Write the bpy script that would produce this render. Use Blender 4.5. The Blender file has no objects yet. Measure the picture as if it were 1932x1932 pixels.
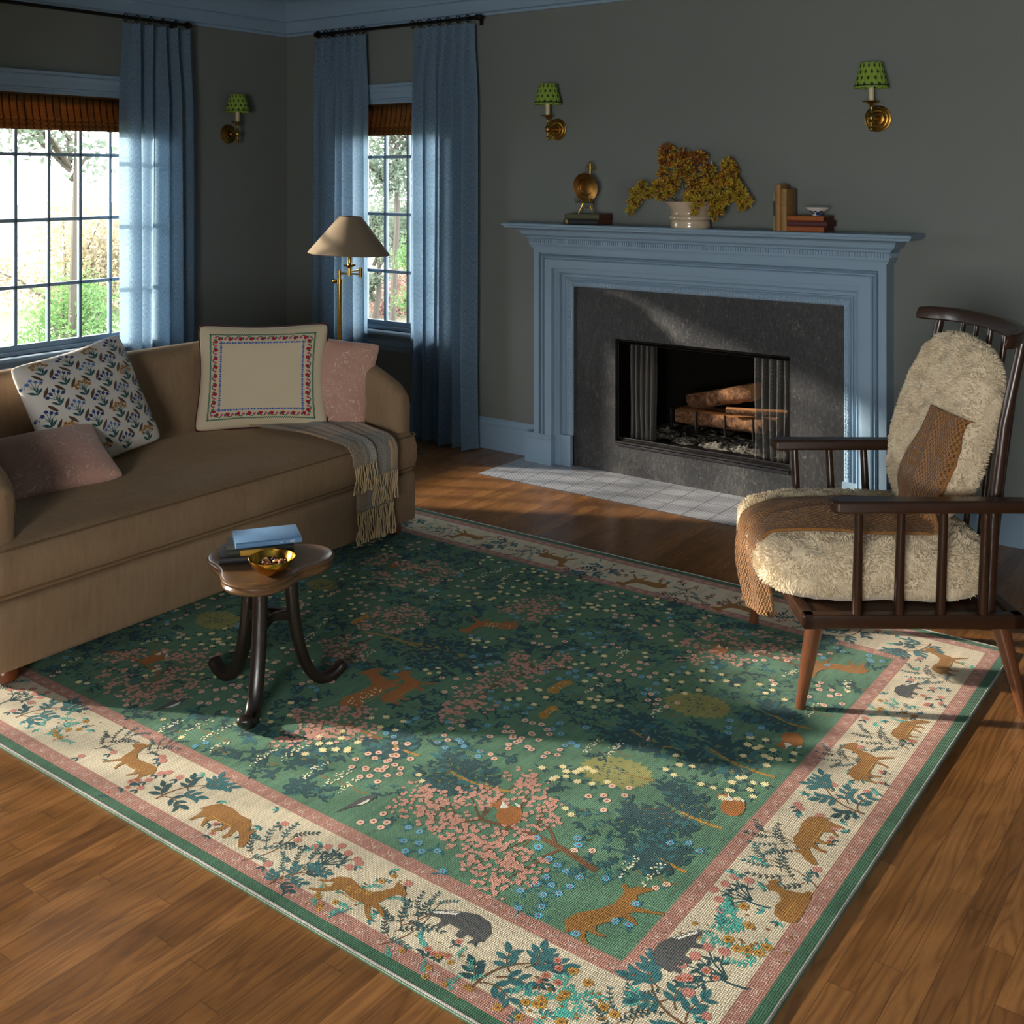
SKY, SUN, FILL, EXPO = 11.0, 10.0, 175.0, 0.08
import bpy, math, random
from mathutils import Vector, Matrix, noise as mnoise
random.seed(7)
PI = math.pi
C = bpy.context.scene.collection
sin, cos = math.sin, math.cos

# ------------------------------------------------------------------ camera
CAM = Vector((5.8707, -5.2596, 1.65))
FWD = Vector((-0.5960, 0.8030, 0)).normalized()
RGT = Vector((FWD.y, -FWD.x, 0))
F = 2078.0
def ray(px, py):
    return FWD + RGT * ((px - 966) / F) + Vector((0, 0, (330 - py) / F))
def atz(px, py, z=0.0):
    r = ray(px, py); return CAM + r * ((z - CAM.z) / r.z)
def aty(px, py, y=0.0):
    r = ray(px, py); return CAM + r * ((y - CAM.y) / r.y)
def atx(px, py, x=0.0):
    r = ray(px, py); return CAM + r * ((x - CAM.x) / r.x)
cd = bpy.data.cameras.new('camera'); cam = bpy.data.objects.new('camera', cd); C.objects.link(cam)
cam.location = CAM
cam.rotation_euler = (PI / 2, 0, math.atan2(-FWD.x, FWD.y))
cd.sensor_width = 36; cd.lens = 36 * F / 1932; cd.shift_y = -636 / 1932; cd.clip_start = 0.05; cd.clip_end = 300
bpy.context.scene.camera = cam

# ------------------------------------------------------------------ materials
def lin(c):
    if isinstance(c, str):
        c = [int(c[i:i + 2], 16) / 255 for i in (0, 2, 4)]
    return tuple((x / 12.92 if x <= 0.04045 else ((x + 0.055) / 1.055) ** 2.4) for x in c) + (1.0,)
class NT:
    def __init__(s, name):
        s.m = bpy.data.materials.new(name); s.m.use_nodes = True
        s.t = s.m.node_tree; s.n = s.t.nodes; s.l = s.t.links
        s.b = s.n['Principled BSDF']; s.out = s.n['Material Output']
    def node(s, typ, **kw):
        n = s.n.new(typ)
        for k, v in kw.items():
            if k in n.inputs.keys(): 
                s.set(n, k, v)
            else: setattr(n, k, v)
        return n
    def set(s, n, k, v):
        if isinstance(v, bpy.types.NodeSocket): s.l.new(v, n.inputs[k])
        else: n.inputs[k].default_value = v
    def coord(s, kind='Object', scale=(1, 1, 1), rot=(0, 0, 0)):
        tc = s.node('ShaderNodeTexCoord'); mp = s.node('ShaderNodeMapping')
        s.l.new(tc.outputs[kind], mp.inputs['Vector'])
        mp.inputs['Scale'].default_value = scale; mp.inputs['Rotation'].default_value = rot
        return mp.outputs['Vector']
    def noise(s, vec, scale=5, detail=3, rough=0.5, dist=0.0):
        n = s.node('ShaderNodeTexNoise'); s.l.new(vec, n.inputs['Vector'])
        n.inputs['Scale'].default_value = scale; n.inputs['Detail'].default_value = detail
        n.inputs['Roughness'].default_value = rough; n.inputs['Distortion'].default_value = dist
        return n.outputs['Fac']
    def wave(s, vec, scale=5, dist=0, direction='X', profile='SIN', detail=0, typ='BANDS'):
        n = s.node('ShaderNodeTexWave'); s.l.new(vec, n.inputs['Vector'])
        n.wave_type = typ; n.wave_profile = profile
        if typ == 'BANDS': n.bands_direction = direction
        n.inputs['Scale'].default_value = scale; n.inputs['Distortion'].default_value = dist
        n.inputs['Detail'].default_value = detail
        return n.outputs['Fac']
    def math(s, op, a, b=0.0, c=None):
        n = s.node('ShaderNodeMath'); n.operation = op
        for i, v in enumerate((a, b, c)):
            if v is None: continue
            if isinstance(v, bpy.types.NodeSocket): s.l.new(v, n.inputs[i])
            else: n.inputs[i].default_value = v
        return n.outputs[0]
    def ramp(s, fac, stops, interp='LINEAR'):
        n = s.node('ShaderNodeValToRGB'); s.l.new(fac, n.inputs[0]); r = n.color_ramp; r.interpolation = interp
        while len(r.elements) < len(stops): r.elements.new(0.5)
        for e, (p, c) in zip(r.elements, stops): e.position = p; e.color = lin(c) if not (isinstance(c, tuple) and len(c) == 4) else c
        return n.outputs[0]
    def mix(s, fac, a, b, blend='MIX'):
        n = s.node('ShaderNodeMix'); n.data_type = 'RGBA'; n.blend_type = blend
        for k, v in ((0, fac), (6, a), (7, b)):
            if isinstance(v, bpy.types.NodeSocket): s.l.new(v, n.inputs[k])
            else: n.inputs[k].default_value = v
        return n.outputs[2]
    def bump(s, h, strength=0.3, dist=0.01):
        n = s.node('ShaderNodeBump'); s.l.new(h, n.inputs['Height'])
        n.inputs['Strength'].default_value = strength; n.inputs['Distance'].default_value = dist
        s.l.new(n.outputs[0], s.b.inputs['Normal']); return n
    def base(s, v): s.set(s.b, 'Base Color', v)
    def p(s, **kw):
        for k, v in kw.items(): s.set(s.b, {'rough': 'Roughness', 'metal': 'Metallic', 'spec': 'Specular IOR Level', 'sheen': 'Sheen Weight', 'coat': 'Coat Weight', 'trans': 'Transmission Weight', 'ior': 'IOR', 'alpha': 'Alpha'}[k], v)
        return s
MATS = {}
def simple(name, col, rough=0.5, metal=0.0, var=0.12, scale=12, bump=0.0, bscale=60, **kw):
    if name in MATS: return MATS[name]
    s = NT(name); v = s.coord()
    n = s.noise(v, scale, 4)
    c = lin(col); d = tuple(x * (1 - var) for x in c[:3]) + (1,); u = tuple(min(1, x * (1 + var)) for x in c[:3]) + (1,)
    s.base(s.mix(n, d, u)); s.p(rough=rough, metal=metal, **kw)
    if bump: s.bump(s.noise(v, bscale, 3), bump, 0.004)
    MATS[name] = s.m; return s.m
def emis_none(): pass

def two_sided(name, col, trans=0.35, weave=True, var=0.25, tcol=None, wscale=(260, 260, 12)):
    s = NT(name); v = s.coord('UV')
    c = lin(col); tc = lin(tcol) if tcol else c
    n1 = s.noise(s.coord('UV', (900, 55, 1)), 1, 3, 0.6)
    n2 = s.noise(s.coord('UV', (60, 700, 1)), 1, 2, 0.6)
    f = s.math('ADD', s.math('MULTIPLY', n1, 0.7), s.math('MULTIPLY', n2, 0.3))
    f2 = s.math('MULTIPLY_ADD', s.math('SUBTRACT', f, 0.5), 5.5, 0.5)
    cd = tuple(x * (1 - var) for x in c[:3]) + (1,); cu = tuple(x * (1 + var) for x in c[:3]) + (1,)
    col_ = s.mix(f2, cd, cu)
    td = tuple(x * 0.55 for x in tc[:3]) + (1,); tu = tuple(min(1, x * 1.45 + .03) for x in tc[:3]) + (1,)
    tcol_ = s.mix(f2, td, tu)
    s.base(col_); s.p(rough=0.85, spec=0.2, sheen=0.15)
    tr = s.node('ShaderNodeBsdfTranslucent'); s.l.new(tcol_, tr.inputs[0])
    mx = s.node('ShaderNodeMixShader'); mx.inputs[0].default_value = trans
    s.l.new(s.b.outputs[0], mx.inputs[1]); s.l.new(tr.outputs[0], mx.inputs[2]); s.l.new(mx.outputs[0], s.out.inputs[0])
    s.bump(f, 0.25, 0.002)
    return s.m

# ------------------------------------------------------------------ mesh building
class MB:
    def __init__(s): s.v = []; s.f = []; s.mi = []; s.uv = []; s.cur = 0
    def add(s, verts, faces, uvs=None):
        o = len(s.v); s.v += [tuple(p) for p in verts]
        for i, f in enumerate(faces):
            s.f.append(tuple(a + o for a in f)); s.mi.append(s.cur)
            s.uv.append([uvs[a] for a in f] if uvs else None)
        return s
    def box(s, a, b, M=None):
        x0, y0, z0 = a; x1, y1, z1 = b
        vs = [Vector(p) for p in ((x0,y0,z0),(x1,y0,z0),(x1,y1,z0),(x0,y1,z0),(x0,y0,z1),(x1,y0,z1),(x1,y1,z1),(x0,y1,z1))]
        if M: vs = [M @ p for p in vs]
        return s.add(vs, [(0,3,2,1),(4,5,6,7),(0,1,5,4),(1,2,6,5),(2,3,7,6),(3,0,4,7)])
    def rbox(s, a, b, r=0.01, seg=3, M=None):
        """box with rounded edges (superellipse corner grid)"""
        import bmesh
        bm = bmesh.new(); bmesh.ops.create_cube(bm, size=1)
        for v in bm.verts: v.co = Vector([(a[i] + b[i]) / 2 + v.co[i] * (b[i] - a[i]) for i in range(3)])
        bmesh.ops.bevel(bm, geom=list(bm.edges), offset=r, segments=seg, profile=0.5, affect='EDGES')
        if M: bm.transform(M)
        bm.verts.index_update(); vs = [v.co.copy() for v in bm.verts]; fs = [tuple(v.index for v in f.verts) for f in bm.faces]; bm.free()
        return s.add(vs, fs)
    def tube(s, pts, r, n=10, caps=True, closed=False):
        pts = [Vector(p) for p in pts]; k = len(pts)
        rs = r if isinstance(r, (list, tuple)) else [r] * k
        vs = []; fs = []; up = None
        for i in range(k):
            a = pts[(i - 1) % k] if (closed or i > 0) else pts[0]; b = pts[(i + 1) % k] if (closed or i < k - 1) else pts[-1]
            t = (b - a).normalized()
            if up is None:
                up = Vector((0, 0, 1)) if abs(t.z) < 0.9 else Vector((1, 0, 0))
            x = t.cross(up).normalized(); y = x.cross(t).normalized(); up = y
            for j in range(n):
                an = 2 * PI * j / n; vs.append(pts[i] + x * (rs[i] * cos(an)) + y * (rs[i] * sin(an)))
        for i in range(k if closed else k - 1):
            for j in range(n):
                a = i * n + j; b = i * n + (j + 1) % n; c = ((i + 1) % k) * n + (j + 1) % n; d = ((i + 1) % k) * n + j
                fs.append((a, d, c, b))
        if caps and not closed: fs.append(tuple(range(n))); fs.append(tuple((k - 1) * n + j for j in reversed(range(n))))
        return s.add(vs, fs)
    def lathe(s, prof, n=24, M=None, wob=None):
        """prof: list of (r,z); wob(theta,i)->radius factor"""
        vs = []; fs = []; k = len(prof)
        for i, (r, z) in enumerate(prof):
            for j in range(n):
                th = 2 * PI * j / n; rr = r * (wob(th, i) if wob else 1)
                p = Vector((rr * cos(th), rr * sin(th), z)); vs.append(M @ p if M else p)
        for i in range(k - 1):
            for j in range(n):
                fs.append((i * n + j, i * n + (j + 1) % n, (i + 1) * n + (j + 1) % n, (i + 1) * n + j))
        if prof[0][0] > 1e-5: fs.append(tuple(reversed(range(n))))
        if prof[-1][0] > 1e-5: fs.append(tuple((k - 1) * n + j for j in range(n)))
        return s.add(vs, fs)
    def prism(s, poly, h0, h1, M=None):
        n = len(poly)
        vs = [Vector((p[0], p[1], h0)) for p in poly] + [Vector((p[0], p[1], h1)) for p in poly]
        if M: vs = [M @ p for p in vs]
        return s.add(vs, [tuple(reversed(range(n))), tuple(range(n, 2 * n))] + [(i, (i + 1) % n, n + (i + 1) % n, n + i) for i in range(n)])
    def grid(s, nu, nv, fn, uvf=None):
        vs = []; uvs = []
        for j in range(nv + 1):
            for i in range(nu + 1):
                u = i / nu; v = j / nv; vs.append(fn(u, v)); uvs.append(uvf(u, v) if uvf else (u, v))
        fs = [(j * (nu + 1) + i, j * (nu + 1) + i + 1, (j + 1) * (nu + 1) + i + 1, (j + 1) * (nu + 1) + i) for j in range(nv) for i in range(nu)]
        return s.add(vs, fs, uvs)
    def sweep(s, path, prof, closed_prof=True, caps=True):
        """path: list of (origin, xdir, ydir) frames; prof: list of (a,b)"""
        vs = []; fs = []; n = len(prof); k = len(path)
        for (o, x, y) in path:
            for (a, b) in prof: vs.append(Vector(o) + Vector(x) * a + Vector(y) * b)
        for i in range(k - 1):
            for j in range(n if closed_prof else n - 1):
                fs.append((i * n + j, i * n + (j + 1) % n, (i + 1) * n + (j + 1) % n, (i + 1) * n + j))
        if caps and closed_prof: fs.append(tuple(reversed(range(n)))); fs.append(tuple((k - 1) * n + j for j in range(n)))
        return s.add(vs, fs)
    def build(s, name, mats, parent=None, smooth=True, angle=38, bevel=0, solid=0, subd=0, fix=True):
        me = bpy.data.meshes.new(name); me.from_pydata(s.v, [], s.f); 
        if not isinstance(mats, (list, tuple)): mats = [mats]
        for m in mats: me.materials.append(m)
        if any(s.mi): me.polygons.foreach_set('material_index', s.mi)
        if any(u is not None for u in s.uv):
            l = me.uv_layers.new(name='UVMap'); d = []
            for u, f in zip(s.uv, s.f):
                d += [c for p in (u if u else [(0, 0)] * len(f)) for c in p]
            l.data.foreach_set('uv', d)
        if fix:
            import bmesh
            bm = bmesh.new(); bm.from_mesh(me); bmesh.ops.recalc_face_normals(bm, faces=bm.faces); bm.to_mesh(me); bm.free()
        if smooth:
            me.shade_smooth(); me.set_sharp_from_angle(angle=math.radians(angle))
        o = bpy.data.objects.new(name, me); C.objects.link(o)
        if parent: o.parent = parent
        if bevel:
            md = o.modifiers.new('bevel', 'BEVEL'); md.width = bevel; md.segments = 2; md.limit_method = 'ANGLE'; md.angle_limit = math.radians(40)
        if solid:
            md = o.modifiers.new('solid', 'SOLIDIFY'); md.thickness = solid; md.offset = 0
        if subd:
            md = o.modifiers.new('subd', 'SUBSURF'); md.levels = subd; md.render_levels = subd
        return o
def tag(o, label, cat, group=None, kind=None):
    if label: o['label'] = label
    if cat: o['category'] = cat
    if group: o['group'] = group
    if kind: o['kind'] = kind
    return o
def thing(name, label, cat, loc=(0, 0, 0), rz=0, group=None):
    o = bpy.data.objects.new(name, None); C.objects.link(o); o.location = loc; o.rotation_euler = (0, 0, rz)
    o.empty_display_size = 0.05
    return tag(o, label, cat, group)
def struct(o): o['kind'] = 'structure'; return o
def dup(o, parent=None, keep=True):
    c = o.copy(); C.objects.link(c)
    if parent: c.parent = parent
    for ch in [x for x in bpy.data.objects if x.parent == o]: dup(ch, c)
    return c
def local(parent_loc):
    """points given in world, mesh stored relative to the thing's base"""
    return Matrix.Translation(-Vector(parent_loc))
def kids_world(root):
    """children were modelled in world coordinates: keep them there"""
    bpy.context.view_layer.update()
    inv = root.matrix_basis.inverted()
    for ch in bpy.data.objects:
        if ch.parent == root: ch.matrix_parent_inverse = inv

# ------------------------------------------------------------------ common materials
def paint(name, col, rough=0.45, var=0.05, bump=0.05):
    return simple(name, col, rough, var=var, scale=3, bump=bump, bscale=250)
M_wall = paint('wall_paint', '707570', 0.75, 0.04, 0.08)
M_trim = paint('blue_trim_paint', '87a0b4', 0.35)
M_ceil = paint('ceiling_paint', '7f97ab', 0.7)
M_brass = simple('aged_brass', 'a98540', 0.30, 1.0, var=0.25, scale=30)
M_brass2 = simple('satin_brass', 'c9a24c', 0.22, 1.0, var=0.1, scale=20)
M_iron = simple('black_iron', '17130f', 0.45, 0.6, var=0.2)
M_gold = simple('gold_bowl', 'd9a441', 0.18, 1.0, var=0.15, scale=25)
def wood(name, c0, c1, scale=14, axis='X', rough=0.35, coat=0.1):
    s = NT(name); sc = {'X': (1, 9, 9), 'Y': (9, 1, 9), 'Z': (9, 9, 1)}[axis]
    v = s.coord('Object', sc); n = s.noise(v, scale * .35, 5, 0.6, 1.5); g = s.noise(s.coord('Object', tuple(x * 6 for x in sc)), scale, 3)
    s.base(s.mix(s.math('ADD', s.math('MULTIPLY', n, .7), s.math('MULTIPLY', g, .3)), lin(c0), lin(c1)))
    s.p(rough=rough, coat=coat); s.bump(g, 0.08, 0.002); return s.m
M_darkwood = wood('dark_walnut', '170d07', '43291a', axis='X', rough=0.3)
M_legwood = wood('ebonised_wood', '0e0b09', '2c221b', axis='Z', rough=0.3)
M_topwood = wood('oiled_walnut_top', '4a3221', '80603f', scale=20, axis='X', rough=0.28)
M_legtan = wood('tan_walnut_leg', '3c2112', '7a4a2c', axis='Z', rough=0.3)
# ================================================================== ROOM SHELL
RX1, RY0, CZ = 8.2, -7.6, 2.93          # far right wall, wall behind the camera, ceiling
WT = 0.16
# openings: windows (s0,s1,z0,z1)
W2 = (0.621, 1.521, 0.64, 2.133)
W1 = (-2.393, -1.093, 0.64, 2.133)
W3 = (-6.30, -3.55, 0.64, 2.133)
W4 = (-7.5, -6.9, 0.64, 2.133)
FB = (2.70, 3.715, 0.18, 0.745)         # firebox hole
def wall_boxes(mb, s0, s1, z0, z1, holes, mk):
    cuts = sorted({s0, s1} | {h[0] for h in holes} | {h[1] for h in holes})
    for a, b in zip(cuts, cuts[1:]):
        hs = sorted([h for h in holes if h[0] <= a + 1e-6 and h[1] >= b - 1e-6], key=lambda h: h[2])
        z = z0
        for h in hs:
            if h[2] > z + 1e-6: mk(mb, a, b, z, h[2])
            z = h[3]
        if z < z1 - 1e-6: mk(mb, a, b, z, z1)
def mk_back(mb, a, b, z0, z1): mb.box((a, 0, z0), (b, WT, z1))
def mk_left(mb, a, b, z0, z1): mb.box((-WT, a, z0), (0, b, z1))
def mk_right(mb, a, b, z0, z1): mb.box((RX1, a, z0), (RX1 + WT, b, z1))
def mk_front(mb, a, b, z0, z1): mb.box((a, RY0 - WT, z0), (b, RY0, z1))
mb = MB(); wall_boxes(mb, -WT, RX1 + WT, 0, CZ, [W2, FB], mk_back); struct(mb.build('wall_back', M_wall, smooth=False))
mb = MB(); wall_boxes(mb, RY0, 0, 0, CZ, [W1, W3, W4], mk_left); struct(mb.build('wall_left', M_wall, smooth=False))
W5 = (-3.2, -1.2, 0.64, 2.133)
mb = MB(); wall_boxes(mb, RY0, 0, 0, CZ, [], mk_right); struct(mb.build('wall_right', M_wall, smooth=False))
W6 = (5.2, 7.0, 0.64, 2.133)  # unseen window behind the camera, added for fill light
mb = MB(); wall_boxes(mb, -WT, RX1 + WT, 0, CZ, [W6], mk_front); struct(mb.build('wall_front', M_wall, smooth=False))
mb = MB(); mb.box((-WT, RY0 - WT, CZ), (RX1 + WT, WT, CZ + .12)); struct(mb.build('ceiling', M_ceil, smooth=False))

# floor : oak strip, boards run along y
s = NT('oak_strip_floor')
tc = s.node('ShaderNodeTexCoord'); sp = s.node('ShaderNodeSeparateXYZ'); s.l.new(tc.outputs['Object'], sp.inputs[0])
PW = 0.058
bx_ = s.math('DIVIDE', sp.outputs[0], PW); ix = s.math('FLOOR', bx_); fx = s.math('FRACT', bx_)
wn = s.node('ShaderNodeTexWhiteNoise'); wn.noise_dimensions = '1D'; s.l.new(ix, wn.inputs['W'])
yy = s.math('DIVIDE', s.math('ADD', sp.outputs[1], s.math('MULTIPLY', wn.outputs['Value'], 7.0)), 0.85)
iy = s.math('FLOOR', yy); fy = s.math('FRACT', yy)
cb = s.node('ShaderNodeCombineXYZ'); s.l.new(ix, cb.inputs[0]); s.l.new(iy, cb.inputs[1])
wn2 = s.node('ShaderNodeTexWhiteNoise'); wn2.noise_dimensions = '2D'; s.l.new(cb.outputs[0], wn2.inputs['Vector'])
# per-board shifted grain coordinates
off = s.node('ShaderNodeVectorMath'); off.operation = 'MULTIPLY_ADD'
s.l.new(wn2.outputs['Color'], off.inputs[0]); off.inputs[1].default_value = (9, 17, 5); s.l.new(tc.outputs['Object'], off.inputs[2])
mp = s.node('ShaderNodeMapping'); s.l.new(off.outputs[0], mp.inputs['Vector']); mp.inputs['Scale'].default_value = (9, .8, 1)
mp2 = s.node('ShaderNodeMapping'); s.l.new(off.outputs[0], mp2.inputs['Vector']); mp2.inputs['Scale'].default_value = (160, 5, 1)
nz = s.noise(mp.outputs[0], 1.6, 2.5, 0.5, 0.35)
rings = s.math('PINGPONG', s.math('MULTIPLY', nz, 11.0), 0.5)
rings = s.math('POWER', s.math('MULTIPLY', rings, 2.0), 2.2)
fine = s.noise(mp2.outputs[0], 1.0, 4, 0.6)
grain = s.math('ADD', s.math('MULTIPLY', rings, .55), s.math('MULTIPLY', fine, .5))
tone = s.ramp(wn2.outputs['Value'], [(0, '77502d'), (.35, '84592f'), (.7, '8c6036'), (1, '98693c')])
dark = s.mix(1.0, tone, (0.30, .24, .18, 1), 'MULTIPLY')
g2 = s.math('MULTIPLY', s.math('SUBTRACT', grain, .25), 1.15); g2n = s.node('ShaderNodeClamp'); s.l.new(g2, g2n.inputs[0])
colr = s.mix(s.math('MULTIPLY', g2n.outputs[0], .85), tone, dark)
# joints
ex = s.math('MINIMUM', fx, s.math('SUBTRACT', 1, fx)); ey = s.math('MINIMUM', fy, s.math('SUBTRACT', 1, fy))
jx = s.math('LESS_THAN', ex, .016); jy = s.math('LESS_THAN', ey, .0014)
j = s.math('MAXIMUM', jx, jy)
colr = s.mix(s.math('MULTIPLY', j, .55), colr, (.02, .012, .007, 1))
s.base(colr); s.p(rough=s.math('MULTIPLY_ADD', grain, .14, .24), spec=.5, coat=.12)
s.b.inputs['Coat Roughness'].default_value = .12
s.bump(s.math('SUBTRACT', s.math('MULTIPLY', grain, -.3), j), .12, .002)
M_floor = s.m
mb = MB()
mb.box((-WT, RY0 - WT, -.1), (RX1 + WT, -.49, 0)); mb.box((-WT, -.49, -.1), (2.092, WT, 0)); mb.box((4.33, -.49, -.1), (RX1 + WT, WT, 0)); mb.box((2.092, -.004, -.1), (4.33, WT, 0))
struct(mb.build('floor', M_floor, smooth=False))

# crown moulding, baseboards
def corner_sweep(name, prof, pts, mat):
    """mitred sweep along plan polyline pts (room inside on the left), prof (out, z)"""
    fr = []
    for i, p in enumerate(pts):
        p = Vector(p)
        d0 = (p - Vector(pts[i - 1])).normalized() if i else None
        d1 = (Vector(pts[i + 1]) - p).normalized() if i < len(pts) - 1 else None
        d0 = d0 or d1; d1 = d1 or d0
        n0 = Vector((-d0.y, d0.x, 0)); n1 = Vector((-d1.y, d1.x, 0)); n = (n0 + n1); n = n / (n.dot(n0))
        fr.append((p, n, Vector((0, 0, 1))))
    mb = MB(); mb.sweep(fr, prof); return struct(mb.build(name, mat, angle=30))
crown = [(0, 2.612), (.012, 2.612), (.014, 2.628), (.030, 2.634), (.032, 2.690), (.038, 2.700), (.038, 2.708), (.050, 2.712)]
for i in range(9):
    a = i / 8 * PI / 2
    crown.append((.052 + .125 * (1 - cos(a)), 2.716 + .125 * sin(a)))
crown += [(.180, 2.852), (.180, 2.866), (.190, 2.868), (.214, 2.892), (.222, 2.900), (.222, CZ + .004), (0, CZ + .004)]
# go clockwise seen from above with the room on the left: (x,0) -> (0,0) -> (0,RY0)
loop = [(RX1, 0, 0), (0, 0, 0), (0, RY0, 0), (RX1, RY0, 0), (RX1, 0, 0)]
corner_sweep('trim_1', crown, loop[:4], M_trim)
corner_sweep('trim_2', crown, loop[3:], M_trim)
basep = [(0, 0), (.017, 0), (.017, .145), (.012, .150), (.014, .158), (.014, .170), (.007, .182), (.004, .186), (0, .186)]
corner_sweep('baseboard_left', basep, [(0, 0, 0), (0, RY0, 0)], M_trim)
corner_sweep('baseboard_back', basep, [(2.2, 0, 0), (0, 0, 0)], M_trim)
corner_sweep('baseboard_right', basep, [(RX1, 0, 0), (4.24, 0, 0)], M_trim)
corner_sweep('baseboard_front', basep, [(0, RY0, 0), (RX1, RY0, 0)], M_trim)

# ================================================================== WINDOWS
gl = NT('window_glass'); gl.p(rough=0.0, ior=1.45)
g1 = gl.node('ShaderNodeBsdfTransparent'); g2_ = gl.node('ShaderNodeBsdfGlossy'); g2_.inputs['Roughness'].default_value = 0.02
fr_ = gl.node('ShaderNodeFresnel'); fr_.inputs[0].default_value = 1.35; mx = gl.node('ShaderNodeMixShader')
gl.l.new(fr_.outputs[0], mx.inputs[0]); gl.l.new(g1.outputs[0], mx.inputs[1]); gl.l.new(g2_.outputs[0], mx.inputs[2]); gl.l.new(mx.outputs[0], gl.out.inputs[0])
M_glass = gl.m
def window(n, W, M, ncol):
    """built in a local frame: x along wall, y outward, z up; M to world"""
    s0, s1, z0, z1 = W; w = s1 - s0
    root = MB()
    # jamb lining
    for a, b in (((s0, 0, z0), (s0 + .02, WT, z1)), ((s1 - .02, 0, z0), (s1, WT, z1)), ((s0, 0, z1 - .02), (s1, WT, z1)), ((s0, 0.02, z0), (s1, WT, z0 + .02))): root.box(a, b, M)
    # sash frame
    y0, y1 = .065, .10
    for a, b in (((s0 + .02, y0, z0 + .02), (s0 + .052, y1, z1 - .02)), ((s1 - .052, y0, z0 + .02), (s1 - .02, y1, z1 - .02)), ((s0 + .02, y0, z0 + .02), (s1 - .02, y1, z0 + .05)), ((s0 + .02, y0, z1 - .052), (s1 - .02, y1, z1 - .02))): root.box(a, b, M)
    r = struct(root.build('window_%d' % n, M_trim, smooth=False, bevel=.002))
    mu = MB()
    for i in range(1, ncol):
        x = s0 + .05 + (w - .1) * i / ncol
        mu.box((x - .009, y0 + .004, z0 + .05), (x + .009, y1 - .004, z1 - .05), M)
    for z in (1.015, 1.392, 1.768): mu.box((s0 + .05, y0 + .004, z - .010), (s1 - .05, y1 - .004, z + .010), M)
    mu.build('muntin_grid', M_trim, r, smooth=False, bevel=.003)
    g = MB(); g.box((s0 + .03, .082, z0 + .03), (s1 - .03, .086, z1 - .03), M); g.build('window_pane', M_glass, r, smooth=False)
    # casing (picture-frame moulding) : across distance outward d, projection p
    prof = [(0, 0), (0, .012), (.010, .018), (.016, .012), (.020, .014), (.052, .016), (.060, .022), (.075, .030), (.082, .030), (.086, .024), (.096, .034), (.104, .038), (.108, .034), (.108, 0)]
    fr = []
    for (x, z, dx, dz) in ((s0, z0, -1, 0), (s0, z1, -1, 1), (s1, z1, 1, 1), (s1, z0, 1, 0)):
        fr.append((M @ Vector((x, 0, z)), (M.to_3x3() @ Vector((dx, 0, dz))), M.to_3x3() @ Vector((0, -1, 0))))
    c = MB(); c.sweep(fr, prof); c.build('casing', M_trim, r, angle=30)
    # stool and apron
    t = MB()
    sp_ = [(0, z0 - .03), (-.050, z0 - .03), (-.058, z0 - .022), (-.060, z0 - .014), (-.056, z0 - .004), (-.048, z0), (.06, z0), (.06, z0 - .03)]
    fr = [(M @ Vector((x, 0, 0)), M.to_3x3() @ Vector((0, 1, 0)), Vector((0, 0, 1))) for x in (s0 - .13, s1 + .13)]
    t.sweep(fr, sp_); t.build('sill', M_trim, r, angle=30)
    ap = [(0, z0 - .03), (-.040, z0 - .03), (-.034, z0 - .045), (-.022, z0 - .055), (-.020, z0 - .075), (-.026, z0 - .082), (-.026, z0 - .090), (-.012, z0 - .115), (-.010, z0 - .128), (0, z0 - .128)]
    fr = [(M @ Vector((x, 0, 0)), M.to_3x3() @ Vector((0, 1, 0)), Vector((0, 0, 1))) for x in (s0 - .105, s1 + .105)]
    t = MB(); t.sweep(fr, ap); t.build('apron', M_trim, r, angle=30)
    return r
MBACK = Matrix.Identity(4)                                            # x->x, y->+y
MLEFT = Matrix(((0, -1, 0, 0), (1, 0, 0, 0), (0, 0, 1, 0), (0, 0, 0, 1)))   # local x -> world y, local y -> world -x
window(1, W1, MLEFT, 6); window(2, W2, MBACK, 4); window(3, W3, MLEFT, 13); window(4, W4, MLEFT, 3)
MFRONT = Matrix(((1, 0, 0, 0), (0, -1, 0, RY0), (0, 0, 1, 0), (0, 0, 0, 1)))
window(5, W6, MFRONT, 8)

# ================================================================== BAMBOO SHADES
s = NT('woven_bamboo'); v = s.coord('UV', (1, 1, 1))
reed = s.wave(s.coord('UV', (1, 115, 1)), 1.0, 0.0, 'Y'); n1 = s.noise(s.coord('UV', (6, 220, 1)), 1, 3, .6)
cord = s.wave(s.coord('UV', (7, 1, 1)), 1.0, 0.0, 'X'); cordm = s.math('GREATER_THAN', cord, .90)
col = s.mix(n1, lin('6a4c28'), lin('b98a50')); col = s.mix(s.math('MULTIPLY', s.math('SUBTRACT', 1, reed), .6), col, lin('2a180c')); col = s.mix(s.math('MULTIPLY', cordm, .8), col, lin('241509'))
s.base(col); s.p(rough=.6, spec=.25)
tr = s.node('ShaderNodeBsdfTranslucent'); s.l.new(s.mix(1, col, (1.0, .86, .62, 1), 'MULTIPLY'), tr.inputs[0]); mx = s.node('ShaderNodeMixShader'); mx.inputs[0].default_value = .45
s.l.new(s.b.outputs[0], mx.inputs[1]); s.l.new(tr.outputs[0], mx.inputs[2]); s.l.new(mx.outputs[0], s.out.inputs[0]); s.bump(reed, .5, .003)
M_bamboo = s.m
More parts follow.
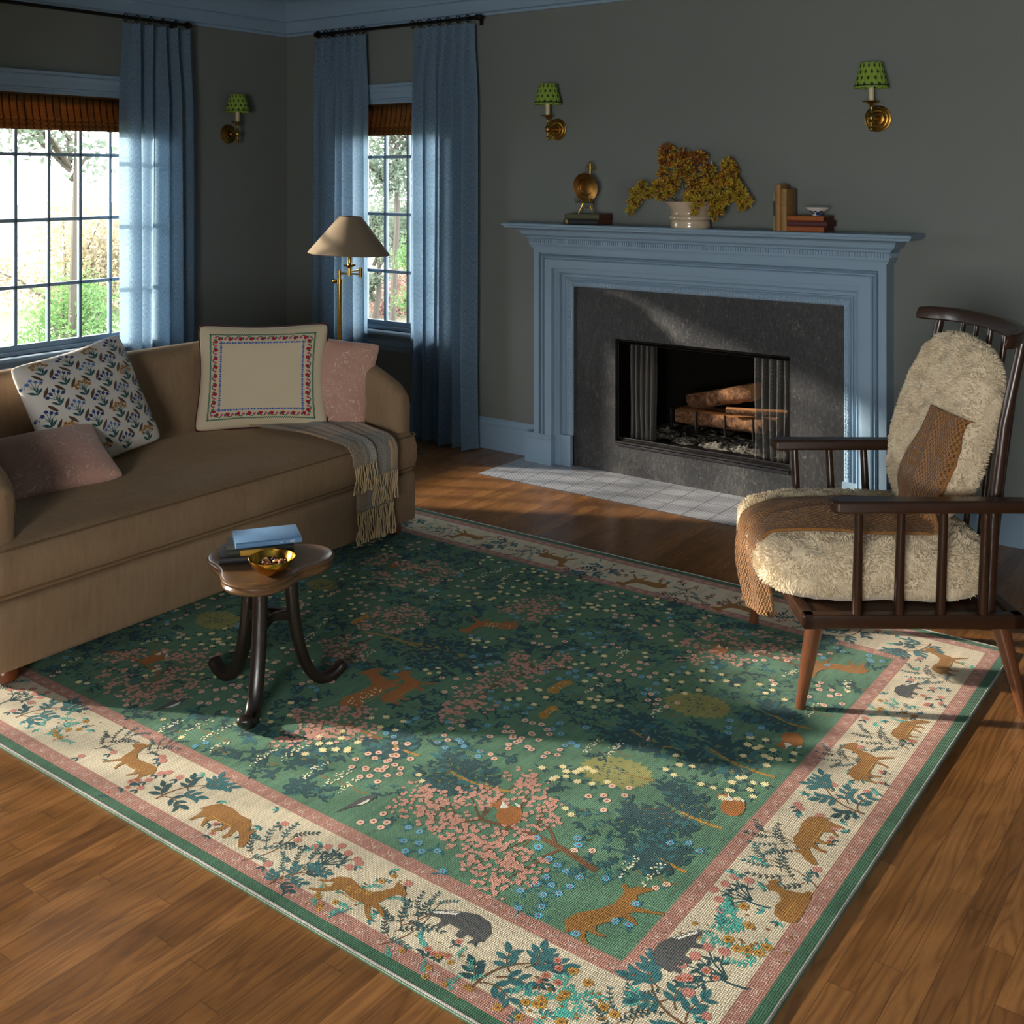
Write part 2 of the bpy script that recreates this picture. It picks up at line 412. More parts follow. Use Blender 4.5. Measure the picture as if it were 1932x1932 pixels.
def bamboo(W, M, label):
    s0, s1, z0, z1 = W
    prof = [(.040, 2.112), (.036, 2.05), (.022, 1.985), (.012, 1.968), (.022, 1.960), (.030, 1.966), (.026, 1.955), (.010, 1.946), (.004, 1.940), (.018, 1.934), (.028, 1.941), (.022, 1.930), (.008, 1.922), (.004, 1.914), (.016, 1.908), (.034, 1.912)]
    L = [0]
    for a, b in zip(prof, prof[1:]): L.append(L[-1] + math.dist(a, b))
    c = M @ Vector(((s0 + s1) / 2, .03, 2.112)); r = thing('bamboo_shade', label, 'window shade', c)
    mb = MB(); vs = []; uv = []
    N = 2
    for i, (y, z) in enumerate(prof):
        for k in range(N):
            x = s0 + .024 + (s1 - s0 - .048) * k; vs.append(M @ Vector((x, y, z))); uv.append(((s1 - s0) * k, L[i]))
    mb.add(vs, [(i * 2, i * 2 + 1, i * 2 + 3, i * 2 + 2) for i in range(len(prof) - 1)], uv)
    mb.build('woven_panel', M_bamboo, r, angle=60, solid=.003, fix=False)
    h = MB(); h.box((s0 + .022, .02, 2.104), (s1 - .022, .056, 2.113), M); h.build('headrail', M_bamboo, r)
    kids_world(r); return r
bamboo(W1, MLEFT, 'brown woven bamboo shade raised at top of the window beside the sofa')
bamboo(W2, MBACK, 'brown woven bamboo shade raised at top of the window behind the floor lamp')
bamboo(W3, MLEFT, 'brown woven bamboo shade in the wide left wall window beyond the sofa')
bamboo(W4, MLEFT, 'brown woven bamboo shade in the left wall window furthest from the corner')

# ================================================================== CURTAINS
M_curtain = two_sided('blue_linen_curtain', '7891a6', .40, tcol='a6c4de')
def curtain(M, s0, s1, seed, npl, label, lead, topz=2.562, inset=.1):
    """s0..s1 along wall; lead=+1 when the free (opening) edge is at s1, else -1"""
    rnd = random.Random(seed)
    w = s1 - s0; org = M @ Vector(((s0 + s1) / 2, -inset, 0)); r = thing('linen_curtain', label, 'curtain', org, group=None)
    offs = [rnd.uniform(-.10, .10) for _ in range(npl + 2)]; amps = [rnd.uniform(.6, 1.3) for _ in range(npl + 2)]; dr = [rnd.uniform(-1, 1) for _ in range(npl + 2)]
    nu, nv = npl * 22, 46
    flat = .55 / npl        # flat leading edge share
    def fn(u, t):
        # t: 0 bottom .. 1 top
        z = .012 + (topz - .012) * t
        q = u if lead > 0 else 1 - u          # q=1 is leading edge
        ph = q * (npl + .45); i = min(int(ph), npl); f = ph - int(ph)
        if ph >= npl: f = .0 + (ph - npl) * .0
        top = max(0.0, min(1.0, (t - .80) / .20)); top = top * top * (3 - 2 * top)
        c = .5 + offs[i] * .5 * (1 - top)
        g = abs(f - c)
        pinch = math.exp(-(g / .085) ** 2) if ph < npl else 0
        fold = (.5 + .5 * cos(2 * PI * (f - c))) ** 0.85 if ph < npl else (.5 + .5 * cos(2 * PI * (-.5)))
        triple = .0
        if top > 0 and g < .2: triple = .009 * cos(f * 2 * PI * 9) * math.exp(-(g / .12) ** 2) * top
        amp = .056 * top + .082 * (1 - top) * amps[i] * (1.08 - .12 * t)
        d = amp * (pinch * top + fold * (1 - top)) + triple
        # gather: below the tape the sheet spreads a little
        spread = 1 + .05 * (1 - top) * (1 - .3 * t)
        # sideways lean of the folds gives narrow overlapping pleats
        lean = .022 * sin(2 * PI * (f - c)) * (1 - top) * (0.6 + .4 * dr[i]) if ph < npl else 0
        sway = .006 * sin(3.1 * t * (1 + .2 * dr[i]) + i * 1.7) * (1 - top)
        mid = (s0 + s1) / 2
        uu = (u - .5) * w * (.93 + .07 * (1 - top)) * 1.0
        hem = .012 * sin(i * 2.1 + 1) * max(0, 1 - t * 6)
        x = mid + uu + lean + sway + hem
        y = -inset + .022 - d
        return M @ Vector((x, y, z))
    mb = MB(); mb.grid(nu, nv, fn, lambda u, v: (u * w * 1.9, v * 2.6))
    mb.build('drape', M_curtain, r, angle=80, fix=False)
    nr = npl + 1
    for k in range(nr):
        q = (k + .5) / (npl + .45) if k < npl else .985
        u = q if lead > 0 else 1 - q
        x = (s0 + s1) / 2 + (u - .5) * w * .93
        rg = MB(); c = Vector((x, -inset, topz + .030))
        pts = [M @ (c + Vector((.003 * sin(k * 2.3), .021 * cos(a), .021 * sin(a)))) for a in [2 * PI * i / 18 for i in range(18)]]
        rg.tube(pts, .0034, 7, closed=True)
        rg.tube([M @ (c + Vector((0, 0, -.020))), M @ (c + Vector((0, 0, -.034)))], .002, 6)
        rg.build('ring', M_iron, r)
    kids_world(r); return r
curtain(MBACK, .369, .862, 1, 6, 'blue linen curtain panel behind the floor lamp, left of the fireplace wall window', +1)
curtain(MBACK, 1.238, 1.765, 5, 6, 'blue linen curtain panel between the fireplace wall window and the mantelpiece', -1)
curtain(MLEFT, -1.38, -.845, 9, 5, 'blue linen curtain panel right of the window beside the sofa', -1)
def rod(M, s0, s1, label, inset=.1, z=2.592):
    o = M @ Vector(((s0 + s1) / 2, -inset, z)); r = thing('curtain_rod', label, 'curtain rod', o)
    mb = MB(); mb.tube([M @ Vector((s0, -inset, z)), M @ Vector((s1, -inset, z))], .0105, 14); mb.build('rod', M_iron, r)
    for e, d in ((s0, -1), (s1, 1)):
        mb = MB(); R = Matrix.Rotation(d * PI / 2, 4, 'Y')
        mb.lathe([(.0, -.004), (.016, -.004), (.018, .004), (.018, .014), (.014, .020), (.0175, .026), (.0175, .034), (.012, .040), (0, .041)], 18, M @ Matrix.Translation((e, -inset, z)) @ R)
        mb.build('finial', M_iron, r)
        b = MB(); x = e - d * .035; b.box((x - .008, -inset, z - .006), (x + .008, 0, z + .006), M); b.box((x - .013, -.008, z - .035), (x + .013, 0, z + .035), M); b.build('bracket', M_iron, r, bevel=.002)
    kids_world(r)
rod(MBACK, .430, 1.775, 'black curtain rod over the fireplace wall window')
rod(MLEFT, -2.57, -.925, 'black curtain rod over the window beside the sofa')

# ================================================================== WALL SCONCES
s = NT('green_block_print'); 
tcu = s.node('ShaderNodeTexCoord'); sp = s.node('ShaderNodeSeparateXYZ'); s.l.new(tcu.outputs['UV'], sp.inputs[0])
vv = s.math('MULTIPLY', sp.outputs[1], 4.0); row = s.math('FLOOR', vv); fv = s.math('SUBTRACT', s.math('FRACT', vv), .5)
uu = s.math('ADD', s.math('MULTIPLY', sp.outputs[0], 13.0), s.math('MULTIPLY', row, .5)); fu = s.math('SUBTRACT', s.math('FRACT', uu), .5)
d = s.math('SQRT', s.math('ADD', s.math('POWER', s.math('MULTIPLY', fu, 3.1), 2), s.math('POWER', s.math('MULTIPLY', fv, 2.1), 2)))
nzz = s.noise(s.coord('UV', (160, 30, 1)), 1, 2); spot = s.math('LESS_THAN', s.math('ADD', d, s.math('MULTIPLY', s.math('SUBTRACT', nzz, .5), .9)), .64)
s.base(s.mix(s.math('MULTIPLY', spot, .92), s.mix(nzz, lin('6f8f2c'), lin('94ad43')), lin('10200e'))); s.p(rough=.8)
M_shadegreen = s.m
M_candle = simple('ivory_candle_sleeve', 'd3c39a', .5)
M_navy = simple('navy_tape', '10151e', .7)
def sconce(M, label):
    """local: wall plane y=0, room toward -y, arm centre x=0, z=0 at backplate centre"""
    o = M @ Vector((0, 0, 0)); r = thing('wall_sconce', label, 'wall lamp', o, group='brass wall sconces')
    ry = M @ Matrix.Rotation(PI / 2, 4, 'X')        # lathe z -> -y (toward the room)
    mb = MB(); mb.lathe([(.0, 0), (.061, 0), (.064, .003), (.063, .008), (.058, .010), (.055, .006), (.052, .006), (.050, .012), (.045, .014), (.042, .009), (.034, .008), (.031, .015), (.026, .017), (.023, .012), (.019, .012), (.016, .022), (.013, .040), (.008, .046), (.007, .080), (0, .082)], 40, ry)
    mb.build('backplate', M_brass, r, angle=30)
    Y = -.098
    mb = MB(); T = M @ Matrix.Translation((0, Y, 0))
    mb.tube([M @ Vector((0, -.07, 0)), M @ Vector((0, Y, 0))], .0065, 12)
    prof = [(0, -.064), (.006, -.063), (.0105, -.056), (.011, -.049), (.006, -.042), (.0085, -.038), (.0085, -.034), (.005, -.030), (.006, -.022), (.010, -.019), (.017, -.010), (.0185, 0), (.017, .010), (.010, .018), (.0075, .024), (.009, .028), (.007, .032), (.006, .050), (.009, .058), (.016, .066), (.018, .070), (.038, .074), (.041, .078), (.040, .079), (.018, .075), (.0, .075)]
    mb.lathe(prof, 28, T); mb.build('stem', M_brass, r, angle=40)
    mb = MB(); mb.lathe([(0, .074), (.0125, .074), (.0125, .150), (0, .150)], 20, T); mb.build('candle_sleeve', M_candle, r)
    mb = MB(); n = 120; uv = []; vs = []; fs = []; rows = 14
    for i in range(rows + 1):
        t = i / rows; z = .140 + .118 * t; rr = .077 + (.048 - .077) * t
        if i == rows: rr += .001
        for j in range(n + 1):
            th = 2 * PI * j / n; pl = 1 + (.030 - .010 * t) * cos(th * 20 + .6 * sin(3 * th)) * (1 if i else .6)
            vs.append(T @ Vector((rr * pl * cos(th), rr * pl * sin(th), z + .002 * sin(th * 10) * (i in (0, rows))))); uv.append((j / n, t))
    fs = [(i * (n + 1) + j, i * (n + 1) + j + 1, (i + 1) * (n + 1) + j + 1, (i + 1) * (n + 1) + j) for i in range(rows) for j in range(n)]
    mb.add(vs, fs, uv); sh = mb.build('lamp_shade', M_shadegreen, r, angle=80, solid=.0015)
    mb = MB(); mb.tube([T @ Vector((.0775 * cos(a), .0775 * sin(a), .151)) for a in [2 * PI * i / 48 for i in range(48)]], .0026, 6, closed=True); mb.build('trim_tape', M_navy, sh)
    kids_world(r); 
    return r
sconce(Matrix.Translation((2.294, 0, 1.911)), 'brass sconce with green shade above the left end of the mantelpiece')
sconce(Matrix.Translation((4.142, 0, 1.918)), 'brass sconce with green shade above the right end of the mantelpiece')
sconce(Matrix(((0, -1, 0, 0), (1, 0, 0, -.514), (0, 0, 1, 1.921), (0, 0, 0, 1))), 'brass sconce with green shade on the window wall beside the room corner')
# ================================================================== FIREPLACE
FX0, FX1, FT = 2.428, 3.990, 1.018       # opening in the mantel that frames the stone
s = NT('black_leathered_stone'); v = s.coord('Object')
n0 = s.noise(v, 1.6, 4, .6, .8); n1 = s.noise(s.coord('Object', (85, 85, 42), (.1, .7, .2)), 1.0, 5, .75, .8); n2 = s.noise(s.coord('Object', (3, 3, 1.2), (0, .6, 0)), 1.3, 6, .62, 2.5)
fl = s.ramp(n1, [(.0, '161617'), (.48, '232426'), (.60, '3c3d3e'), (.70, '7a7a72')])
vein = s.ramp(s.math('ABSOLUTE', s.math('SUBTRACT', n2, .5)), [(0, '8f8770'), (.006, '5a5648'), (.018, '1c1d1e'), (1, '1c1d1e')])
vm = s.math('GREATER_THAN', n0, .52)
c = s.mix(s.math('MULTIPLY', vm, .35), fl, s.mix(1, fl, vein, 'ADD')); s.base(s.mix(.45, c, s.mix(n0, lin('161618'), lin('3a3b3c')))); s.p(rough=.42, spec=.5); s.bump(n1, .5, .003)
M_stone = s.m
r = thing('stone_surround', 'black leathered stone slab surround around the firebox opening', 'fireplace surround', (3.209, -.03, 0))
mb = MB(); wall_boxes(mb, FX0 - .03, FX1 + .03, 0.0, FT + .03, [FB], lambda m, a, b, z0, z1: m.box((a, -.030, z0), (b, -.001, z1)))
mb.build('slab', M_stone, r, smooth=False); kids_world(r)

# --- mantelpiece (one thing, painted blue)
r = thing('mantelpiece', 'blue painted moulded mantelpiece framing the black stone fireplace', 'mantelpiece', (3.209, 0, 0))
M_mant = M_trim
prof = [(0, 0), (0, -.040), (.004, -.046), (.014, -.052), (.028, -.054), (.034, -.050), (.036, -.044), (.040, -.046), (.044, -.056), (.049, -.056), (.052, -.046), (.070, -.046), (.0702, -.074), (.076, -.080), (.080, -.076), (.104, -.076), (.1042, -.106), (.110, -.108), (.150, -.106), (.156, -.100), (.158, -.086), (.164, -.086), (.167, -.104), (.173, -.112), (.179, -.104), (.181, -.086), (.190, -.086), (.1905, -.108), (.226, -.108), (.226, 0)]
fr = [(Vector((FX0, 0, 0)), Vector((-1, 0, 0)), Vector((0, 1, 0))), (Vector((FX0, 0, FT)), Vector((-1, 0, 1)), Vector((0, 1, 0))), (Vector((FX1, 0, FT)), Vector((1, 0, 1)), Vector((0, 1, 0))), (Vector((FX1, 0, 0)), Vector((1, 0, 0)), Vector((0, 1, 0)))]
mb = MB(); mb.sweep(fr, prof); mb.build('architrave', M_mant, r, angle=25)
# carved inner ovolo: small leaf bumps
mb = MB()
def bead(mb, p, a, b, c):
    vs = []; n = 6
    T = Matrix.Translation(p)
    mb.lathe([(0, -1), (.7, -.7), (1, 0), (.7, .7), (0, 1)], n, T @ Matrix.Diagonal((a, b, c, 1)))
rnd = random.Random(3)
def runs(step, off, y, size, jit):
    out = []
    L = FX1 - FX0 + 2 * off
    z = .20
    while z < FT + off - step * .5: out += [(FX0 - off, y, z), (FX1 + off, y, z)]; z += step
    x = FX0 - off + step
    while x < FX1 + off - step * .5: out.append((x, y, FT + off)); x += step
    return out
for row, (off, y) in enumerate(((.011, -.050), (.024, -.0535))):
    for i, p in enumerate(runs(.0155, off, y, .006, 0)):
        k = rnd.uniform(.75, 1.2)
        vert = p[2] < FT
        bead(mb, Vector(p) + Vector((rnd.uniform(-.002, .002), 0, rnd.uniform(-.003, .003))), .0052 * k, .0042, .0068 * k)
mb.build('carved_bead', M_mant, r, angle=60)
# cornice under the shelf: profile (out, z), mitred returns at both ends
cor = [(.108, 1.236), (.118, 1.236), (.120, 1.246), (.124, 1.250), (.126, 1.256), (.127, 1.262), (.1275, 1.285), (.136, 1.292), (.138, 1.300), (.150, 1.306), (.158, 1.312), (.160, 1.318)]
for i in range(6):
    a = i / 5 * PI / 2; cor.append((.162 + .030 * (1 - cos(a)), 1.320 + .024 * sin(a)))
cor += [(.196, 1.346), (.206, 1.348), (.206, 1.350)]
x0, x1 = FX0 - .226, FX1 + .226
def returned(prof, basey=0.0):
    """frames around the left return, front, right return; out measured from wall / from leg side"""
    pts = [(x0, 0, (-1, 0)), (x0, 0, (-1, -1)), (x1, 0, (1, -1)), (x1, 0, (1, 0))]
    return pts
def cornice(name, prof, side0):
    mb = MB(); vs = []; n = len(prof); fs = []
    rings = []
    for k in range(4):
        ring = []
        for (o, z) in prof:
            e = o - .108 + side0            # how far past the leg sides
            X = (x0 - e) if k < 2 else (x1 + e)
            Y = 0 if k in (0, 3) else -o
            ring.append((X, Y, z))
        rings.append(ring); vs += ring
    for k in range(3):
        for j in range(n - 1): fs.append((k * n + j, k * n + j + 1, (k + 1) * n + j + 1, (k + 1) * n + j))
    fs.append(tuple(k * n for k in range(4))); fs.append(tuple(k * n + n - 1 for k in range(4)))
    mb.add(vs, fs); return mb.build(name, M_mant, r, angle=25)
cornice('cornice', cor, 0.0)
cornice('shelf', [(.205, 1.349), (.212, 1.349), (.215, 1.354), (.215, 1.358), (.221, 1.360), (.226, 1.366), (.226, 1.370), (.222, 1.376), (.20, 1.3765)], .03)
mb = MB(); x = x0 - .012
while x < x1 + .016:
    mb.box((x, -.134, 1.264), (x + .0075, -.126, 1.286)); x += .0135
for sx in (x0 - .024, x1 + .018):
    y = -.12
    while y < -.01: mb.box((sx, y, 1.264), (sx + .006, y + .0075, 1.286)); y += .0135
mb.build('dentil_strip', M_mant, r, smooth=False)
for a, b in ((2.146, 2.330), (4.088, 4.272)):
    mb = MB(); pp = [(a, .0), (a, -.118), (b, -.118), (b, .0)]
    def ring(e, z): return [(a + e, .0, z), (a + e, -.118 + e, z), (b - e, -.118 + e, z), (b - e, .0, z)]
    levels = [(0, 0), (0, .142), (.003, .146), (-.002, .150), (-.002, .157), (.006, .168), (.010, .172)]
    vs = []; fs = []
    for e, z in levels: vs += ring(e, z)
    for i in range(len(levels) - 1):
        for j in range(4): fs.append((i * 4 + j, i * 4 + (j + 1) % 4, (i + 1) * 4 + (j + 1) % 4, (i + 1) * 4 + j))
    fs += [(3, 2, 1, 0), tuple((len(levels) - 1) * 4 + j for j in range(4))]
    mb.add(vs, fs); mb.build('plinth_block', M_mant, r, angle=25)
    c, d = ((2.33, 2.428) if a < 3 else (3.990, 4.088))
    mb = MB(); mb.box((c, -.068, 0), (d, 0, .175)); mb.build('plinth_fillet', M_mant, r, smooth=False, bevel=.002)
kids_world(r)

# --- firebox
s = NT('sooty_firebrick'); v = s.coord('Object', (1, 1, 1)); br = s.node('ShaderNodeTexBrick'); s.l.new(s.coord('Object', (5, 5, 5), (PI / 2, 0, 0)), br.inputs['Vector'])
br.inputs['Color1'].default_value = lin('1a1613'); br.inputs['Color2'].default_value = lin('12100e'); br.inputs['Mortar'].default_value = lin('0a0908'); s.base(br.outputs[0]); s.p(rough=.95, spec=.1); M_soot = s.m
r = thing('firebox', 'sooty black firebox recessed behind the stone surround', 'firebox', (3.2075, .25, .18))
a, b, z0, z1 = FB
mb = MB()
mb.box((a - .08, WT, z0 - .05), (b + .08, .62, z0)); mb.box((a - .08, WT, z1), (b + .08, .62, z1 + .05)); mb.box((a - .08, .56, z0), (b + .08, .62, z1)); mb.box((a - .08, WT, z0), (a, .56, z1)); mb.box((b, WT, z0), (b + .08, .56, z1))
mb.build('brick_lining', M_soot, r, smooth=False)
lip = MB()
for q in (((a, -.012, z0), (a + .012, WT + .02, z1)), ((b - .012, -.012, z0), (b, WT + .02, z1)), ((a, -.012, z1 - .014), (b, WT + .02, z1)), ((a, -.012, z0), (b, WT + .02, z0 + .010))): lip.box(*q)
lip.build('steel_frame', M_iron, r, smooth=False, bevel=.002)
M_steel = simple('worn_steel', '5a5a5e', .35, 1.0)
t = MB(); t.box((a + .004, -.044, z0 - .020), (b - .004, -.0305, z0 - .008)); t.box((a + .004, -.038, z0 - .006), (b - .004, -.0305, z0 + .002)); t.box((a + .012, -.006, z0 + .010), (b - .012, .004, z0 + .020)); t.box((a + .012, .012, z0 + .010), (b - .012, .055, z0 + .013))
t.build('sill_track', M_steel, r, smooth=False, bevel=.0015)
t = MB(); t.tube([(a + .012, .03, z1 - .030), (b - .012, .03, z1 - .030)], .004, 8); t.build('screen_rod', M_iron, r)
kids_world(r)
s = NT('steel_mesh_drape'); tcu = s.node('ShaderNodeTexCoord'); sp = s.node('ShaderNodeSeparateXYZ'); s.l.new(tcu.outputs['UV'], sp.inputs[0])
U = s.math('MULTIPLY', sp.outputs[0], 110); V = s.math('MULTIPLY', sp.outputs[1], 150)
zig = s.math('PINGPONG', U, 1.0); f = s.math('FRACT', s.math('ADD', V, s.math('MULTIPLY', zig, 1.0))); on = s.math('LESS_THAN', f, .42)
on2 = s.math('LESS_THAN', s.math('FRACT', U), .16); on = s.math('MAXIMUM', on, on2)
s.base(lin('8d8d8a')); s.p(rough=.38, metal=.85); tp = s.node('ShaderNodeBsdfTransparent'); mx = s.node('ShaderNodeMixShader')
s.l.new(on, mx.inputs[0]); s.l.new(tp.outputs[0], mx.inputs[1]); s.l.new(s.b.outputs[0], mx.inputs[2]); s.l.new(mx.outputs[0], s.out.inputs[0]); s.bump(f, .5, .002); M_mesh = s.m
def firemesh(xa, xb, nf, label, seed):
    rr = thing('fire_screen', label, 'fire screen', ((xa + xb) / 2, .03, .195), group='mesh screens of the fireplace')
    rd = random.Random(seed); ph = [rd.uniform(.8, 1.2) for _ in range(nf + 1)]
    def fn(u, v):
        k = u * nf; i = int(min(k, nf - 1)); return Vector((xa + (xb - xa) * (u + .03 * sin(v * 5 + i) * (1 - v)), .03 - .016 * sin(2 * PI * k) * ph[i] - .004 * sin(4 * PI * k + 1), .198 + .515 * v))
    mb = MB(); mb.grid(nf * 14, 12, fn, lambda u, v: (u * (xb - xa) * 2.2, v * .515)); mb.build('mesh_drape', M_mesh, rr, angle=80, fix=False)
    kids_world(rr)
firemesh(a + .065, a + .225, 5, 'gathered steel mesh curtain at the left side of the firebox', 1)
firemesh(b - .215, b - .014, 5, 'gathered steel mesh curtain at the right side of the firebox', 2)

# --- grate, logs, ash
r = thing('fire_grate', 'black iron fire grate holding split logs in the firebox', 'fire grate', (3.25, .26, .19))
for x in (2.98, 3.13, 3.30, 3.46):
    mb = MB(); mb.tube([(x, .44, .255), (x, .14, .255), (x, .105, .265), (x, .095, .30), (x, .094, .375)], .0075, 8); mb.build('bar', M_iron, r)
for y in (.16, .40):
    mb = MB(); mb.tube([(2.94, y, .245), (3.50, y, .245)], .008, 8); mb.build('cross_bar', M_iron, r)
for x in (3.02, 3.42):
    for y in (.16, .40):
        mb = MB(); mb.tube([(x, y, .245), (x - .035, y, .192)], .006, 6); mb.tube([(x, y, .245), (x + .035, y, .192)], .006, 6); mb.build('leg', M_iron, r)
kids_world(r)
s = NT('oak_bark'); v = s.coord('Object'); n = s.noise(v, 26, 5, .7, .6); n2 = s.noise(s.coord('Object', (1, 1, 1)), 8, 2)
s.base(s.ramp(n, [(.3, '2a1a10'), (.5, '6b472c'), (.7, 'a3754a')])); s.p(rough=.9); s.bump(n, 1.0, .012); M_bark = s.m
M_split = wood('split_wood', '8a5026', 'd99a5c', scale=16, axis='X', rough=.7)
def log(p0, p1, rad, seed, label, flat=0.0):
    p0 = Vector(p0); p1 = Vector(p1); d = (p1 - p0); L = d.length; rr = thing('firewood_log', label, 'log', (p0 + p1) / 2, group='split logs in the firebox')
    q = d.to_track_quat('X', 'Z').to_matrix().to_4x4(); T = Matrix.Translation((p0 + p1) / 2) @ q
    n, k = 28, 26; vs = []; fs = []; rnd = random.Random(seed)
    for i in range(k + 1):
        x = -L / 2 + L * i / k
        for j in range(n):
            th = 2 * PI * j / n
            rad_ = rad * (1 + .14 * mnoise.noise(Vector((x * 9, cos(th) * 1.2 + seed, sin(th) * 1.2))) + .07 * mnoise.noise(Vector((x * 40, cos(th) * 6 + seed, sin(th) * 6))))
            y = rad_ * cos(th); z = rad_ * sin(th)
            if z > rad * flat: z = rad * flat + (z - rad * flat) * .12 + .05 * rad * mnoise.noise(Vector((x * 5, y * 90, seed)))
            vs.append(T @ Vector((x, y, z)))
    for i in range(k):
        for j in range(n): fs.append((i * n + j, i * n + (j + 1) % n, (i + 1) * n + (j + 1) % n, (i + 1) * n + j))
    mb = MB(); mb.add(vs, fs)
    mb.cur = 1; mb.f.append(tuple(range(n))); mb.mi.append(1); mb.uv.append(None); mb.f.append(tuple(k * n + j for j in range(n))); mb.mi.append(1); mb.uv.append(None)
    for i in range(k):
        for j in range(n):
            th = 2 * PI * (j + .5) / n
            if sin(th) > flat + .12: mb.mi[i * n + j] = 1
    mb.build('bark_and_split_face', [M_bark, M_split], rr, angle=35); kids_world(rr)
log((2.97, .20, .330), (3.47, .23, .325), .052, 1, 'lower front log lying on the fire grate', .5)
log((2.95, .33, .320), (3.50, .35, .325), .056, 2, 'lower rear log lying on the fire grate', .4)
log((3.02, .27, .405), (3.42, .22, .515), .062, 3, 'large tilted split log on top of the pile', .35)
log((3.28, .15, .398), (3.58, .26, .400), .028, 5, 'thin pale split log wedged under the top log', .2)
s = NT('grey_ash'); v = s.coord('Object'); n = s.noise(v, 55, 4, .7); s.base(s.ramp(n, [(.35, '1c1a18'), (.55, '6a655c'), (.7, 'b5ad9c')])); s.p(rough=1); s.bump(n, 1, .01); M_ash = s.m
mb = MB()
def ash(u, v):
    x = a + .03 + (b - a - .06) * u; y = .07 + .44 * v
    return Vector((x, y, .186 + max(0, .030 * mnoise.noise(Vector((x * 12, y * 12, 3))) + .016 * mnoise.noise(Vector((x * 45, y * 45, 1))) + .012) * min(1, 6 * v, 6 * (1 - v), 8 * u, 8 * (1 - u))))
mb.grid(120, 60, ash); o = mb.build('ash_bed', M_ash, angle=80); tag(o, 'bed of grey ash and cinders below the fire grate', 'ash', kind='stuff')

# --- hearth
s = NT('hearth_tile'); tcu = s.node('ShaderNodeTexCoord'); sp = s.node('ShaderNodeSeparateXYZ'); s.l.new(tcu.outputs['Object'], sp.inputs[0])
TS = .1395
X = s.math('DIVIDE', s.math('SUBTRACT', sp.outputs[0], 2.092), TS); Y = s.math('DIVIDE', s.math('SUBTRACT', sp.outputs[1], -.488), TS * .93)
fx = s.math('FRACT', X); fy = s.math('FRACT', Y)
gx = s.math('LESS_THAN', s.math('MINIMUM', fx, s.math('SUBTRACT', 1, fx)), .016); gy = s.math('LESS_THAN', s.math('MINIMUM', fy, s.math('SUBTRACT', 1, fy)), .016); g = s.math('MAXIMUM', gx, gy)
du = s.math('ABSOLUTE', s.math('SUBTRACT', s.math('FRACT', s.math('MULTIPLY', s.math('ADD', X, Y), 6.0)), .5)); dv = s.math('ABSOLUTE', s.math('SUBTRACT', s.math('FRACT', s.math('MULTIPLY', s.math('SUBTRACT', X, Y), 6.0)), .5))
pat = s.math('LESS_THAN', s.math('MINIMUM', du, dv), .12); nn = s.noise(tcu.outputs['Object'], 9, 3)
cc = s.mix(s.math('MULTIPLY', pat, .75), s.mix(nn, lin('a5a7ae'), lin('c4c5c8')), lin('4e5464')); s.base(s.mix(s.math('MULTIPLY', g, .9), cc, lin('25262a'))); s.p(rough=.32); s.bump(s.math('SUBTRACT', s.math('MULTIPLY', pat, .3), g), .25, .002)
M_tile = s.m
mb = MB(); mb.box((2.094, -.488, -.09), (4.328, -.006, .002)); o = mb.build('hearth', M_tile, smooth=False); tag(o, 'hearth strip of patterned grey tiles set in the wood floor before the fireplace', 'hearth')

